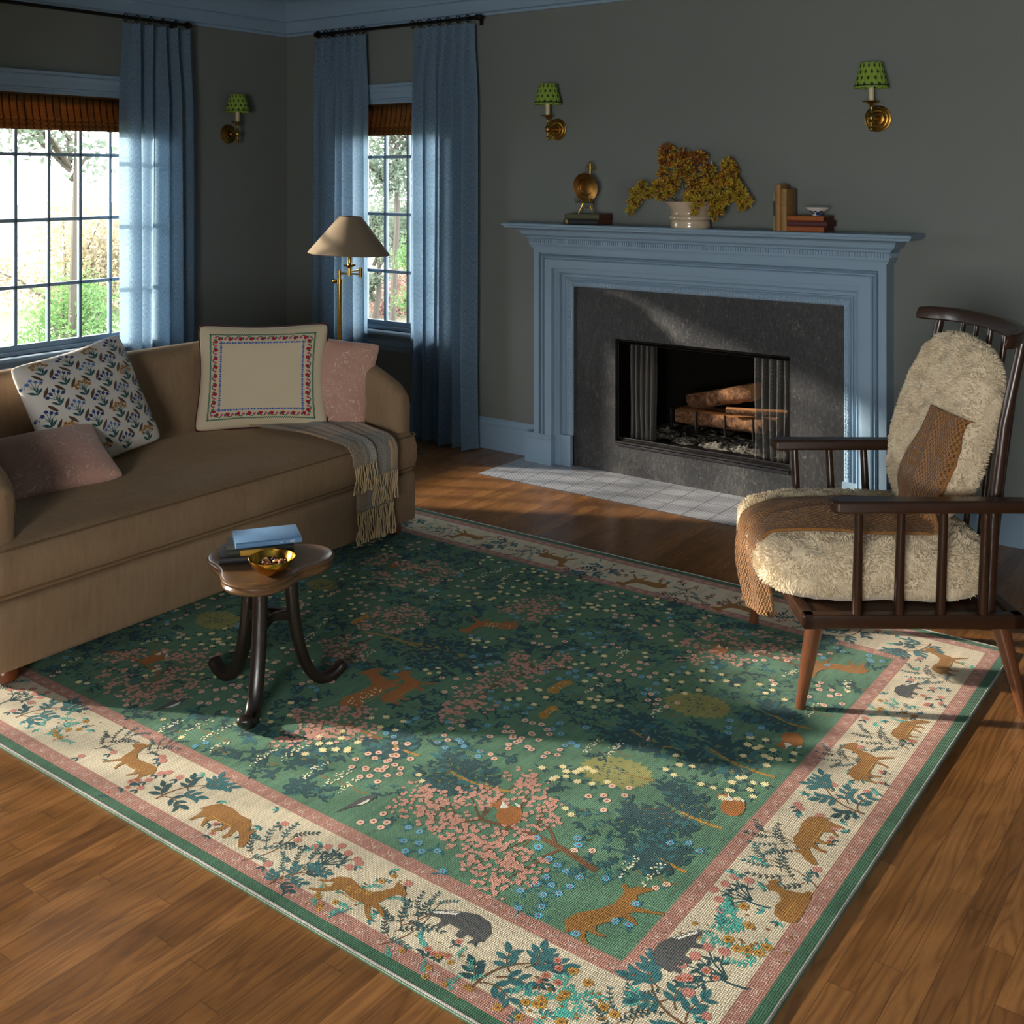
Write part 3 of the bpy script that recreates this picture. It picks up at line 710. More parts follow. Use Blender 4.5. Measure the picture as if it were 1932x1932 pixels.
# ================================================================== THINGS ON THE MANTEL
SH = 1.3768
def book(name, label, loc, size, rz, cov, spine=None, upright=False, pages='d8c9a4', text=None, band=None, group=None, tilt=0, spine_side=-1, stand_rot=0):
    """size (length along spine, depth, thickness). lying: x along spine, spine faces -y (local)."""
    L, D, T = size
    r = thing(name, label, 'book', loc, 0, group); r.rotation_euler = (0, 0, rz)
    mc = simple('cover_' + cov, cov, .6, var=.12, scale=40, bump=.1); mp = simple('pages_' + pages, pages, .85, var=.08, scale=(90)); t = .0028
    A = Matrix.Identity(4)
    if upright: A = Matrix.Translation((0, 0, L / 2)) @ Matrix(((0, 0, 1, 0), (0, 1, 0, 0), (1, 0, 0, 0), (0, 0, 0, 1)))   # spine vertical, thickness along x
    def P(m): return A @ Matrix.Translation((0, 0, 0 if not upright else -T / 2))
    MM = P(0)
    m = MB(); m.rbox((-L / 2 + .004, -D / 2 + .003, t), (L / 2 - .004, D / 2 - .005, T - t), .0008, 1, MM); m.build('page_block', mp, r, smooth=False)
    m = MB(); m.rbox((-L / 2, -D / 2, 0), (L / 2, D / 2, t), .001, 2, MM); m.rbox((-L / 2, -D / 2, T - t), (L / 2, D / 2, T), .001, 2, MM)
    pr = [(-D / 2 + .0005, .0), (-D / 2 - .0035, T * .18), (-D / 2 - .005, T * .5), (-D / 2 - .0035, T * .82), (-D / 2 + .0005, T), (-D / 2 + .003, T), (-D / 2 + .003, 0)]
    m.sweep([(MM @ Vector((x, 0, 0)), MM.to_3x3() @ Vector((0, 1, 0)), MM.to_3x3() @ Vector((0, 0, 1))) for x in (-L / 2, L / 2)], pr)
    c = m.build('cover', mc, r, angle=35)
    if band:
        for (u0, u1, bc) in band:
            m = MB(); xa, xb = -L / 2 + L * u0, -L / 2 + L * u1
            pr2 = [(-D / 2 - .0005, .002), (-D / 2 - .0042, T * .18), (-D / 2 - .0057, T * .5), (-D / 2 - .0042, T * .82), (-D / 2 - .0005, T - .002), (-D / 2 + .002, T * .5)]
            m.sweep([(MM @ Vector((x, 0, 0)), MM.to_3x3() @ Vector((0, 1, 0)), MM.to_3x3() @ Vector((0, 0, 1))) for x in (xa, xb)], pr2); m.build('spine_label', simple('label_' + bc, bc, .6), r, angle=35)
    if text:
        for (str_, u, h, tc_, tf) in text:
            cu = bpy.data.curves.new('t', 'FONT'); cu.body = str_; cu.size = h; cu.extrude = .0003; cu.align_x = 'CENTER'; cu.align_y = 'CENTER'
            to = bpy.data.objects.new('t', cu); C.objects.link(to); bpy.context.view_layer.update()
            me = bpy.data.meshes.new_from_object(to.evaluated_get(bpy.context.evaluated_depsgraph_get())); bpy.data.objects.remove(to)
            o = bpy.data.objects.new('spine_lettering', me); C.objects.link(o); o.parent = r
            me.materials.clear(); me.materials.append(simple('ink_' + tc_, tc_, .5))
            R = Matrix.Rotation(PI / 2, 4, 'X')
            if tf: R = R @ Matrix.Rotation(tf, 4, 'Z')
            me.transform(MM @ Matrix.Translation((-L / 2 + L * u, -D / 2 - .0060, T * .5)) @ R)
    return r
book('closed_book', 'black bound book lying on the mantelshelf, bottom of the left pair', (2.582, -.125, SH), (.225, .14, .030), 0, '15171b', band=[(.05, .13, '9c7a45')], pages='5a2e1c')
book('closed_book', 'olive green bound book, top of the left pair on the mantelshelf, under the plate stand', (2.585, -.122, SH + .0302), (.222, .14, .030), 0, '4c4a32', pages='5a2e1c')
bs = [(3.693, .0155, .186, '7d7550', 'thin grey-green book, leftmost of the three standing on the mantelshelf', [(.40, .78, '20261c')], .08),
      (3.714, .0225, .226, '9a6c3a', 'tall brown book standing in the middle of three on the mantelshelf', None, .10),
      (3.742, .0290, .206, '8f6a36', 'thick ochre book, rightmost of the three standing on the mantelshelf', [(.62, .635, '6a5026'), (.72, .745, '6a5c3a'), (.79, .815, '6a5c3a'), (.88, .91, '6a5c3a')], .12)]
for x, t, h, c, lb, bd, dp in bs: book('standing_book', lb, (x, -.125 + (dp - .1) / 2, SH), (h, dp, t), 0, c, upright=True, pages='b59c68', group='books standing on the mantelshelf', band=bd, text=None)
st = [(3.856, .186, .140, .026, '8b4a22', 'rust brown book, lowest of the right stack on the mantelshelf', 0), (3.862, .196, .140, .0265, '4b1f20', 'dark maroon book in the middle of the right stack on the mantelshelf', .03), (3.856, .182, .135, .0240, '93501f', 'orange brown book, topmost of the right stack under the small bowl', -.02)]
z = SH
for x, L, D, T, c, lb, a_ in st:
    book('closed_book', lb, (x, -.118, z), (L, D, T), a_, c, pages='4a2a1a', group=None); z += T + .0002
TOPZ = z
r = thing('footed_bowl', 'small white and blue footed bowl on the right book stack', 'bowl', (3.888, -.115, TOPZ))
s = NT('blue_white_china'); v = s.coord('Object'); n = s.noise(v, 60, 3, .6); sp = s.node('ShaderNodeSeparateXYZ'); s.l.new(v, sp.inputs[0]); band = s.math('MULTIPLY', s.math('GREATER_THAN', n, .50), s.math('LESS_THAN', sp.outputs[2], .024)); s.base(s.mix(band, lin('d9d7cf'), lin('2c3f66'))); s.p(rough=.2); M_china = s.m
mb = MB(); mb.lathe([(0, 0), (.024, 0), (.024, .003), (.020, .010), (.024, .014), (.040, .021), (.054, .032), (.060, .040), (.0585, .0405), (.050, .033), (.036, .024), (.0, .019)], 36); mb.build('bowl_body', M_china, r, angle=50)

# urn + branches
UX, UY = 3.208, -.120
r = thing('ceramic_urn', 'cream glazed ceramic urn holding flowering branches on the mantelshelf', 'vase', (UX, UY, SH))
s = NT('cream_glaze'); v = s.coord('Object'); n = s.noise(v, 14, 5, .6); s.base(s.mix(n, lin('a8937c'), lin('d0bfa6'))); s.p(rough=.22, coat=.5); M_glaze = s.m
urnp = [(0, 0), (.103, 0), (.104, .006), (.103, .020), (.100, .034), (.104, .040), (.112, .044), (.115, .052), (.112, .060), (.104, .064), (.100, .070), (.103, .085), (.112, .105), (.124, .122), (.131, .130), (.133, .134), (.130, .137), (.122, .130), (.108, .110), (.098, .088), (.094, .06), (.0, .055)]
mb = MB(); mb.lathe([(x * .99, z) for x, z in urnp], 56); mb.build('urn_body', M_glaze, r, angle=50)
# flowering branches: stems + thousands of small petals, each branch a thing of its own
def petal_mat(nm, a, b):
    s = NT(nm); v = s.coord('Object'); n = s.noise(v, 35, 2); s.base(s.mix(s.math('MULTIPLY_ADD', s.math('SUBTRACT', n, .5), 2.5, .5), lin(a), lin(b))); s.p(rough=.6)
    tr = s.node('ShaderNodeBsdfTranslucent'); tr.inputs[0].default_value = lin(b); mx = s.node('ShaderNodeMixShader'); mx.inputs[0].default_value = .2
    s.l.new(s.b.outputs[0], mx.inputs[1]); s.l.new(tr.outputs[0], mx.inputs[2]); s.l.new(mx.outputs[0], s.out.inputs[0]); return s.m
M_pet = petal_mat('ochre_petals', 'a8761a', 'e0bc40'); M_pet2 = petal_mat('rust_petals', '5a2410', 'a8541c'); M_petg = petal_mat('yellow_green_petals', '83801c', 'c4b83a')
M_stem = simple('brown_stem', '3a2814', .7)
def fl_branch(ctrl, blobs, seed, label, mats):
    rnd = random.Random(seed); base = Vector((UX, UY, SH + .07))
    r = thing('flowering_branch', label, 'flowers', base, group='dried flowering branches in the urn')
    pts = [base] + [Vector(p) for p in ctrl]; mb = MB()
    fine = []
    for i in range(len(pts) - 1):
        for k in range(4): fine.append(pts[i].lerp(pts[i + 1], k / 4))
    fine.append(pts[-1])
    mb.tube(fine, [.0035 * (1 - .6 * i / len(fine)) for i in range(len(fine))], 6)
    pm = MB()
    for (cx, cy, cz, R, n) in blobs:
        c = Vector((cx, cy, cz)); near = min(fine, key=lambda q: (q - c).length)
        mb.tube([near, near.lerp(c, .5) + Vector((0, 0, .006)), c], .0016, 5)
        for k in range(n):
            d = Vector((rnd.gauss(0, 1), rnd.gauss(0, 1), rnd.gauss(0, 1))).normalized(); p = c + d * R * rnd.uniform(.35, 1.0)
            if rnd.random() < .08: mb.tube([c, p], .0008, 4)
            if p.y > -.012: p.y = -.012 - rnd.uniform(0, .02)
            ax = (d + Vector((rnd.uniform(-.7, .7), rnd.uniform(-.7, .7), rnd.uniform(-.4, .9)))).normalized(); L = rnd.uniform(.010, .022); W = L * .30
            sd = ax.cross(Vector((rnd.uniform(-1, 1), rnd.uniform(-1, 1), rnd.uniform(-1, 1)))).normalized()
            up = ax.cross(sd) * W * .5
            pm.cur = rnd.choices((0, 1, 2), mats(cz))[0]
            pm.add([p, p + ax * L * .5 + sd * W - up, p + ax * L, p + ax * L * .5 - sd * W - up, p + ax * L * .5 + up], [(0, 1, 4), (1, 2, 4), (2, 3, 4), (3, 0, 4)])
    mb.build('twig', M_stem, r); o = pm.build('blossoms', [M_pet, M_pet2, M_petg], r, smooth=False, fix=False); o['kind'] = 'stuff'
    kids_world(r)
mm = lambda z: ((.5, .9, .15) if z > 1.72 else ((.65, .45, .35) if z > 1.6 else (.6, .2, .55)))
P_ = lambda px, py, dy=-.12: tuple(aty(px, py, dy))
def bl(lst): return [(*aty(px, py, dy), R, n) for (px, py, dy, R, n) in lst]
fl_branch([P_(1290, 350), P_(1275, 290)], bl([(1258, 287, -.12, .043, 280), (1255, 305, -.10, .035, 200), (1272, 300, -.13, .035, 200), (1288, 296, -.12, .040, 240), (1284, 318, -.15, .042, 260)]), 1, 'tall upright branch with rust red tips at the top of the bouquet', mm)
fl_branch([P_(1305, 350), P_(1315, 300)], bl([(1312, 300, -.10, .036, 220), (1300, 325, -.13, .04, 240), (1322, 296, -.12, .030, 160), (1310, 345, -.16, .045, 280)]), 2, 'upright rust and yellow branch right of the tallest one', mm)
fl_branch([P_(1250, 375, -.15), P_(1215, 355, -.15), P_(1193, 385, -.16)], bl([(1212, 352, -.15, .030, 170), (1200, 365, -.16, .032, 200), (1196, 382, -.16, .032, 210), (1189, 398, -.17, .020, 90), (1222, 368, -.15, .026, 130)]), 3, 'drooping yellow branch at the left end of the bouquet', mm)
fl_branch([P_(1258, 365), P_(1240, 350)], bl([(1240, 352, -.12, .032, 190), (1252, 328, -.13, .034, 200), (1246, 368, -.14, .030, 160), (1268, 345, -.16, .042, 280), (1262, 362, -.17, .03, 160)]), 4, 'yellow green branch leaning left above the rim of the urn', mm)
fl_branch([P_(1335, 350), P_(1352, 330)], bl([(1334, 322, -.12, .04, 240), (1340, 345, -.15, .042, 270), (1325, 362, -.18, .036, 210), (1300, 372, -.19, .030, 160), (1352, 352, -.14, .030, 160)]), 5, 'yellow green branch leaning right above the rim of the urn', mm)
fl_branch([P_(1350, 370), P_(1372, 330), P_(1378, 308)], bl([(1374, 312, -.11, .036, 220), (1380, 325, -.10, .030, 160), (1368, 335, -.12, .034, 190), (1382, 345, -.12, .034, 200)]), 6, 'rust topped branch rising at the right end of the bouquet', mm)
fl_branch([P_(1345, 375, -.15), P_(1375, 360, -.14), P_(1402, 378, -.14)], bl([(1385, 352, -.14, .036, 220), (1398, 368, -.14, .036, 230), (1408, 378, -.13, .028, 150), (1400, 388, -.15, .024, 110), (1375, 372, -.14, .03, 170)]), 7, 'long branch arching to the far right of the bouquet', mm)
fl_branch([P_(1310, 385, -.2), P_(1318, 392, -.24)], bl([(1311, 392, -.235, .020, 90), (1318, 380, -.22, .026, 130), (1304, 378, -.2, .026, 130), (1308, 403, -.245, .012, 40)]), 8, 'short sprig spilling over the front rim of the urn', mm)
fl_branch([P_(1345, 380, -.18), P_(1355, 395, -.2)], bl([(1350, 380, -.18, .036, 220), (1356, 395, -.19, .028, 150), (1345, 400, -.20, .020, 80), (1362, 375, -.16, .032, 180), (1349, 412, -.21, .012, 35)]), 9, 'rusty yellow branch drooping over the right rim of the urn', mm)

# plate on easel
PX, PY, PZ = 2.572, -.10, SH + .0604
r = thing('plate_stand', 'ornate brass easel standing on the two left books', 'plate stand', (PX, PY, PZ))
def sc(pts, w=.0022): return [Vector((PX + x, PY + y, PZ + z)) for x, y, z in pts]
mb = MB()
for sx in (-1, 1):
    mb.tube(sc([(sx * .056, -.018, 0), (sx * .052, -.018, .012), (sx * .040, -.014, .035), (sx * .030, -.010, .060), (sx * .018, .004, .15), (sx * .008, .012, .215)]), [.0045, .0032, .0035, .0028, .0025, .0025], 6)
    mb.tube(sc([(sx * .045, -.016, .028), (sx * .030, -.015, .020), (sx * .020, -.014, .036), (sx * .028, -.013, .048)]), .0022, 5)
    mb.tube(sc([(sx * .020, -.012, .040), (sx * .008, -.012, .022), (0, -.012, .040)]), .0025, 5)
mb.build('front_leg', M_brass, r)
mb = MB(); mb.tube(sc([(0, .012, .20), (.004, .055, .0)]), .0028, 6); mb.build('rear_leg', M_iron, r)
mb = MB()
for i in range(7):
    x = -.051 + i * .017; R = (.0085 if i in (0, 6) else (.0095 if i == 3 else .0065))
    mb.tube([Vector((PX + x + R * cos(t), PY - .050, PZ + .068 + R * sin(t) + (.005 if i in (0, 3, 6) else 0))) for t in [2 * PI * k / 10 for k in range(10)]], .0022, 5, closed=True)
mb.tube(sc([(-.058, -.050, .060), (.058, -.050, .060)]), .0026, 6); mb.tube(sc([(-.03, -.050, .060), (-.03, -.008, .066)]), .0026, 6); mb.tube(sc([(.03, -.050, .060), (.03, -.008, .066)]), .0026, 6)
mb.build('scroll_rest', M_brass2, r)
mb = MB()
for (x, z, R) in ((0, .282, .009), (-.011, .264, .010), (.011, .264, .010), (-.022, .246, .010), (.022, .246, .010), (0, .244, .010)):
    mb.tube([Vector((PX + x + R * cos(t), PY + .014, PZ + z + R * sin(t))) for t in [2 * PI * k / 10 for k in range(10)]], .0024, 5, closed=True)
mb.tube(sc([(0, .012, .20), (0, .014, .275)]), .003, 6); mb.build('crest', M_brass, r)
kids_world(r)
M_copper = simple('engraved_brass_plate', '8a6232', .35, 1.0, var=.35, scale=45, bump=.2, bscale=160)
r = thing('brass_plate', 'round engraved brass plate leaning on the easel on the mantelshelf', 'plate', (PX, PY - .02, PZ + .068))
T = Matrix.Translation((PX, PY - .024, PZ + .146)) @ Matrix.Rotation(math.radians(8), 4, 'X') @ Matrix.Rotation(PI / 2, 4, 'X')
mb = MB(); mb.lathe([(0, .000), (.040, .0), (.044, .002), (.047, .008), (.050, .0095), (.078, .012), (.080, .013), (.0795, .0105), (.050, .0070), (.046, .0035), (.043, -.002), (0, -.002)], 56, T); mb.build('plate_body', M_copper, r, angle=30); kids_world(r)
# ================================================================== SOFA
s = NT('taupe_velvet'); v = s.coord('Object'); n = s.noise(v, 5, 4, .6); n2 = s.noise(s.coord('Object', (60, 60, 9)), 1, 3, .6)
s.base(s.mix(s.math('MULTIPLY_ADD', s.math('SUBTRACT', s.math('ADD', s.math('MULTIPLY', n, .5), s.math('MULTIPLY', n2, .5)), .5), 1.8, .5), lin('7d644b'), lin('9e8468'))); s.p(rough=.78, spec=.25, sheen=.55)
s.b.inputs['Sheen Roughness'].default_value = .35; s.b.inputs['Sheen Tint'].default_value = lin('bfa583'); s.bump(n2, .12, .004)
M_velvet = s.m
M_pipe = simple('velvet_piping', '6e5538', .8)
SX, SY0, SY1 = 2.515, -3.46, -1.460
r = thing('sofa', 'taupe velvet sofa with curved back and one long bench seat cushion', 'sofa', (2.05, -2.44, 0))
def sofa_plan(inset, n=14, rad=.42, xb=1.52):
    """rounded back corners, square-ish front; returns closed loop CCW"""
    x0, x1, y0, y1 = xb + inset, SX - inset, SY0 + inset, SY1 - inset; rb = max(.02, rad - inset); rf = .035
    pts = []
    def arc(cx, cy, R, a0, a1, k):
        for i in range(k + 1):
            a = a0 + (a1 - a0) * i / k; pts.append((cx + R * cos(a), cy + R * sin(a)))
    arc(x1 - rf, y0 + rf, rf, -PI / 2, 0, 5); arc(x1 - rf, y1 - rf, rf, 0, PI / 2, 5); arc(x0 + rb, y1 - rb, rb, PI / 2, PI, n); arc(x0 + rb, y0 + rb, rb, PI, 1.5 * PI, n)
    return pts
def loft(mb, rings):
    n = len(rings[0]); vs = [p for q in rings for p in q]
    fs = [(i * n + j, i * n + (j + 1) % n, (i + 1) * n + (j + 1) % n, (i + 1) * n + j) for i in range(len(rings) - 1) for j in range(n)]
    fs += [tuple(reversed(range(n))), tuple((len(rings) - 1) * n + j for j in range(n))]
    mb.add(vs, fs)
def ring(inset, z): return [(x, y, z) for x, y in sofa_plan(inset)]
mb = MB(); loft(mb, [ring(.02, .072), ring(.006, .076), ring(.0, .09), ring(.0, .275), ring(.006, .290), ring(.02, .296)]); mb.build('base', M_velvet, r, angle=50)
# seat cushion: long bench, softly crowned
def cush_ring(ins, z, bulge=0): 
    out = []
    for x, y in sofa_plan(ins, xb=1.62, rad=.34):
        k = (y - (SY0 + SY1) / 2) / 1.0
        out.append((x + (bulge * (1 - .25 * k * k) if x > 2.3 else 0), y, z))
    return out
rings = [cush_ring(.035, .298), cush_ring(.010, .304), cush_ring(.002, .322, .004), cush_ring(-.002, .36, .012), cush_ring(-.002, .41, .012), cush_ring(.002, .445, .006), cush_ring(.012, .466), cush_ring(.035, .477), cush_ring(.10, .487), cush_ring(.22, .495), cush_ring(.36, .499)]
rings = rings[:-1] + []
mb = MB(); loft(mb, rings); mb.build('seat_cushion', M_velvet, r, angle=60)
for nm, ins, z, b in (('piping', -.003, .4625, .004), ('piping', -.002, .3205, .004)):
    mb = MB(); mb.tube(cush_ring(ins + .003, z, b), .0032, 6, closed=True); mb.build(nm, M_pipe, r)
# curved back and arms, one shell
def shell_path():
    th = .052; yc0, yc1, xb = SY0 + th, SY1 - th, 1.52 + .075; R = .40; pts = []
    xs = SX - .045
    N = 16
    for i in range(N): pts.append((xs + (xb + R - xs) * i / N, yc1))
    for i in range(N + 1):
        a = PI / 2 + PI / 2 * i / N; pts.append((xb + R + R * cos(a), yc1 - R + R * sin(a)))
    M_ = 22
    for i in range(1, M_): pts.append((xb, yc1 - R + (yc0 + R - yc1 + R) * i / M_))
    for i in range(N + 1):
        a = PI + PI / 2 * i / N; pts.append((xb + R + R * cos(a), yc0 + R + R * sin(a)))
    for i in range(1, N + 1): pts.append((xb + R + (xs - xb - R) * i / N, yc0))
    return pts
def ztop(x):
    pts = [(1.5, .868), (1.8, .866), (2.0, .845), (2.15, .808), (2.3, .755), (2.40, .712), (2.46, .680), (2.52, .650)]
    for (a, za), (b, zb) in zip(pts, pts[1:]):
        if x <= b: return za + (zb - za) * max(0, (x - a)) / (b - a)
    return .65
path = shell_path(); vs = []; fs = []; prof_n = None
for i, (x, y) in enumerate(path):
    a = Vector(path[max(0, i - 1)]); b = Vector(path[min(len(path) - 1, i + 1)]); t = (b - a).normalized(); nrm = Vector((t.y, -t.x))  # outward
    zt = ztop(x); th = .052 + .023 * max(0, min(1, (2.1 - x) / .3))
    e = min(i, len(path) - 1 - i); k = 1.0
    if e < 3: k = (.80, .93, .985)[e]; zt -= (.018, .005, .001)[e]
    prof = [(th, .075), (th, .30), (th + .003, zt - .12)]
    for q in range(9):
        an = PI * q / 8; prof.append(((th + .004) * cos(an) * 1.0, zt - .06 + .06 * sin(an)))
    back = 1 if 1.9 > x else 0
    prof += [(-th - .010, zt - .12), (-th - .030 * back - .004, .60), (-th - .045 * back, .49), (-th - .045 * back, .30), (-th + .02, .10)]
    prof_n = len(prof)
    for (o, z) in prof: vs.append((x + nrm.x * o * k, y + nrm.y * o * k, z))
m_ = len(path)
for i in range(m_ - 1):
    for j in range(prof_n): fs.append((i * prof_n + j, i * prof_n + (j + 1) % prof_n, (i + 1) * prof_n + (j + 1) % prof_n, (i + 1) * prof_n + j))
for e0 in (0, m_ - 1):
    ctr = [sum(vs[e0 * prof_n + j][a] for j in range(prof_n)) / prof_n for a in range(3)]; sx_ = .012
    base_ = len(vs)
    for sc_k, ox in ((.72, .010), (.02, .012)):
        for j in range(prof_n):
            q = vs[e0 * prof_n + j]; vs.append((q[0] + ox, ctr[1] + (q[1] - ctr[1]) * sc_k, ctr[2] + .12 + (q[2] - ctr[2] - .12) * sc_k))
    for a_, b_ in ((e0 * prof_n, base_), (base_, base_ + prof_n)):
        for j in range(prof_n): fs.append((a_ + j, a_ + (j + 1) % prof_n, b_ + (j + 1) % prof_n, b_ + j))
mb = MB(); mb.add(vs, fs); mb.build('curved_back_and_arms', M_velvet, r, angle=55)
M_foot = wood('bun_foot_wood', '4a2211', '8a4a28', axis='Z', rough=.25)
for x, y in ((2.43, -1.545), (2.43, -3.375), (1.72, -1.62), (1.72, -3.30)):
    mb = MB(); mb.lathe([(0, .0125), (.026, .0125), (.040, .022), (.044, .040), (.040, .060), (.028, .072), (.022, .080), (0, .080)], 24, Matrix.Translation((x, y, 0))); mb.build('bun_foot', M_foot, r)
kids_world(r)

# ================================================================== PATTERN PAINTER (flat shapes laid into a surface)
class Paint:
    """collects 2D polygons with a material slot; placed on a surface later"""
    def __init__(s): s.polys = []; s.M = (1, 0, 0, 1, 0, 0); s.st = []; s.layer = 0
    def push(s, x=0, y=0, ang=0, sc=1, flip=1):
        s.st.append(s.M); a, b, c, d, e, f = s.M; co, si = cos(ang) * sc, sin(ang) * sc
        m = (co * flip, -si, si * flip, co)   # columns: u->(co*flip, si*flip), v->(-si, co)
        s.M = (a * m[0] + b * m[2], a * m[1] + b * m[3], c * m[0] + d * m[2], c * m[1] + d * m[3], a * x + b * y + e, c * x + d * y + f)
    def pop(s): s.M = s.st.pop()
    def poly(s, pts, mi, lay=None):
        a, b, c, d, e, f = s.M
        s.polys.append(([(a * x + b * y + e, c * x + d * y + f) for x, y in pts], mi, s.layer if lay is None else lay))
    def leaf(s, x, y, ang, L, W, mi, lay=None):
        co, si = cos(ang), sin(ang); P = []
        for (t, w) in ((0, 0), (.22, .72), (.5, 1), (.78, .62), (1, 0), (.78, -.62), (.5, -1), (.22, -.72)):
            u, v_ = t * L, w * W / 2; P.append((x + u * co - v_ * si, y + u * si + v_ * co))
        s.poly(P, mi, lay)
    def blob(s, x, y, R, mi, n=9, rnd=random, j=.22, lay=None, ax=1):
        P = [(x + R * (1 + rnd.uniform(-j, j)) * cos(2 * PI * k / n) * ax, y + R * (1 + rnd.uniform(-j, j)) * sin(2 * PI * k / n)) for k in range(n)]
        s.poly(P, mi, lay)
    def stroke(s, pts, w0, w1, mi, lay=None):
        n = len(pts); L = []; Rr = []
        for i, p in enumerate(pts):
            a = pts[max(0, i - 1)]; b = pts[min(n - 1, i + 1)]; dx, dy = b[0] - a[0], b[1] - a[1]; d = math.hypot(dx, dy) or 1; w = (w0 + (w1 - w0) * i / (n - 1)) / 2
            L.append((p[0] - dy / d * w, p[1] + dx / d * w)); Rr.append((p[0] + dy / d * w, p[1] - dx / d * w))
        for i in range(n - 1): s.poly([L[i], L[i + 1], Rr[i + 1], Rr[i]], mi, lay)
    def daisy(s, x, y, R, mp, mc, n=8, rnd=random, lay=None):
        a0 = rnd.uniform(0, 1); P = []
        for k in range(n * 2):
            a = a0 + PI * k / n; q = R if k % 2 == 0 else R * .62; q *= rnd.uniform(.9, 1.1); P.append((x + q * cos(a), y + q * sin(a)))
        l = s.layer if lay is None else lay
        s.poly(P, mp, l); s.blob(x, y, R * .28, mc, 6, rnd, .1, l + 1)
def curve_pts(p0, p1, bend, n=8):
    (x0, y0), (x1, y1) = p0, p1; dx, dy = x1 - x0, y1 - y0; out = []
    for i in range(n + 1):
        t = i / n; b = bend * 4 * t * (1 - t); out.append((x0 + dx * t - dy * b, y0 + dy * t + dx * b))
    return out
def lay_polys(mb, pnt, fn, eps=.00012, sub=False, maxe=None):
    cnt = 0
    for (P, mi, lay) in pnt.polys:
        cnt += 1; h = eps * (lay + 1) + (cnt % 997) * eps / 1050
        mb.cur = mi; cx = sum(p[0] for p in P) / len(P); cy_ = sum(p[1] for p in P) / len(P)
        vs = [fn(x, y, h) for x, y in P]
        if sub:
            vs.append(fn(cx, cy_, h)); n = len(P); mb.add(vs, [(i, (i + 1) % n, n) for i in range(n)])
        else: mb.add(vs, [tuple(range(len(P)))])

# ================================================================== CUSHIONS
def fabric(nm, col, var=.12, rough=.85, weave=700, sheen=.2):
    s = NT(nm); n = s.noise(s.coord('Object'), 7, 3); wv = s.noise(s.coord('Object', (weave, weave, weave)), 1, 2)
    c = lin(col); s.base(s.mix(s.math('ADD', s.math('MULTIPLY', n, .4), s.math('MULTIPLY', wv, .6)), tuple(x * (1 - var) for x in c[:3]) + (1,), tuple(min(1, x * (1 + var)) for x in c[:3]) + (1,)))
    s.p(rough=rough, spec=.2, sheen=sheen); s.bump(wv, .15, .001); return s.m
F_cream = fabric('cream_cotton', 'd2c3a4'); F_white = fabric('off_white_linen', 'dcd6cc')
TH = {k: fabric('thread_' + k, v_, .1) for k, v_ in dict(green='1f6a54', red='a8243a', pink='c9607e', blue='3f66b4', burg='4a1420', navy='2c4478', sky='6a86b8', tan='b98a50', brown='5a4434', teal='2c5a5a').items()}
s = NT('pink_floral_velvet'); v = s.coord('Object'); 
nA = s.noise(v, 9, 2, .5, 2.2); lines = s.math('LESS_THAN', s.math('ABSOLUTE', s.math('SUBTRACT', s.math('FRACT', s.math('MULTIPLY', nA, 7)), .5)), .055); nB = s.noise(v, 5, 2); m_ = s.math('MULTIPLY', lines, s.math('GREATER_THAN', nB, .42))
s.base(s.mix(s.math('MULTIPLY', m_, .8), s.mix(s.noise(v, 14, 4), lin('b08272'), lin('c79a88')), lin('dcbcac'))); s.p(rough=.75, sheen=.5); M_pinkc = s.m
def cushion(name, label, cat_, P0, xdir, lean, W, H, T, mats, pattern=None, pip=None, roll=0, pinch=.075, pat_sub=True):
    """P0 bottom centre on the seat; xdir unit vector along the bottom edge (to the viewer's right); lean = backward angle"""
    X = Vector(xdir).normalized(); N = X.cross(Vector((0, 0, 1))).normalized()           # faces the viewer
    Y = (Vector((0, 0, 1)) * cos(lean) - N * sin(lean)); Nn = X.cross(Y).normalized()
    R = Matrix.Rotation(roll, 3, Nn); X2, Y2 = R @ X, R @ Y
    c = Vector(P0) + Y * (H / 2); r = thing(name, label, cat_, P0)
    def surf(u, v, side, off=0):
        au, av = abs(u), abs(v)
        x = W / 2 * u * (1 - pinch * (1 - v * v) * au ** 1.5); y = H / 2 * v * (1 - pinch * (1 - u * u) * av ** 1.5)
        kc = 1 - .055 * (au * av) ** 7; x *= kc; y *= kc
        e = max(0, (1 - u * u)) ** .42 * max(0, (1 - v * v)) ** .42
        wr = .006 * mnoise.noise(Vector((u * 2.2, v * 2.2, W * 10))) * e
        z = side * (T / 2 * e * (1 - .0) + wr + off)
        sag = -.020 * (1 - v) / 2 * (au ** 6)
        return c + X2 * x + Y2 * y + Nn * z
    mb = MB(); n = 34
    def g(side): return lambda u, v: surf(-cos(PI * u), -cos(PI * v), side)
    mb.grid(n, n, g(1)); k0 = len(mb.v); mb.grid(n, n, g(-1))
    if pattern:
        pt = Paint(); pattern(pt)
        lay_polys(mb, pt, lambda x, y, h: surf(x, y, 1, h + .0006), eps=.00035, sub=pat_sub)
    o = mb.build('cover', mats, r, angle=75, fix=not pattern)
    if pip:
        pts = []
        for k in range(4):
            for i in range(24):
                t = -cos(PI * i / 24); u, v = [(t, -1), (1, t), (-t, 1), (-1, -t)][k]; pts.append(surf(u, v, 1))
        # round the corners slightly
        m2 = MB(); m2.tube(pts, .0058, 8, closed=True); m2.build('piping', pip, r)
    kids_world(r); return r
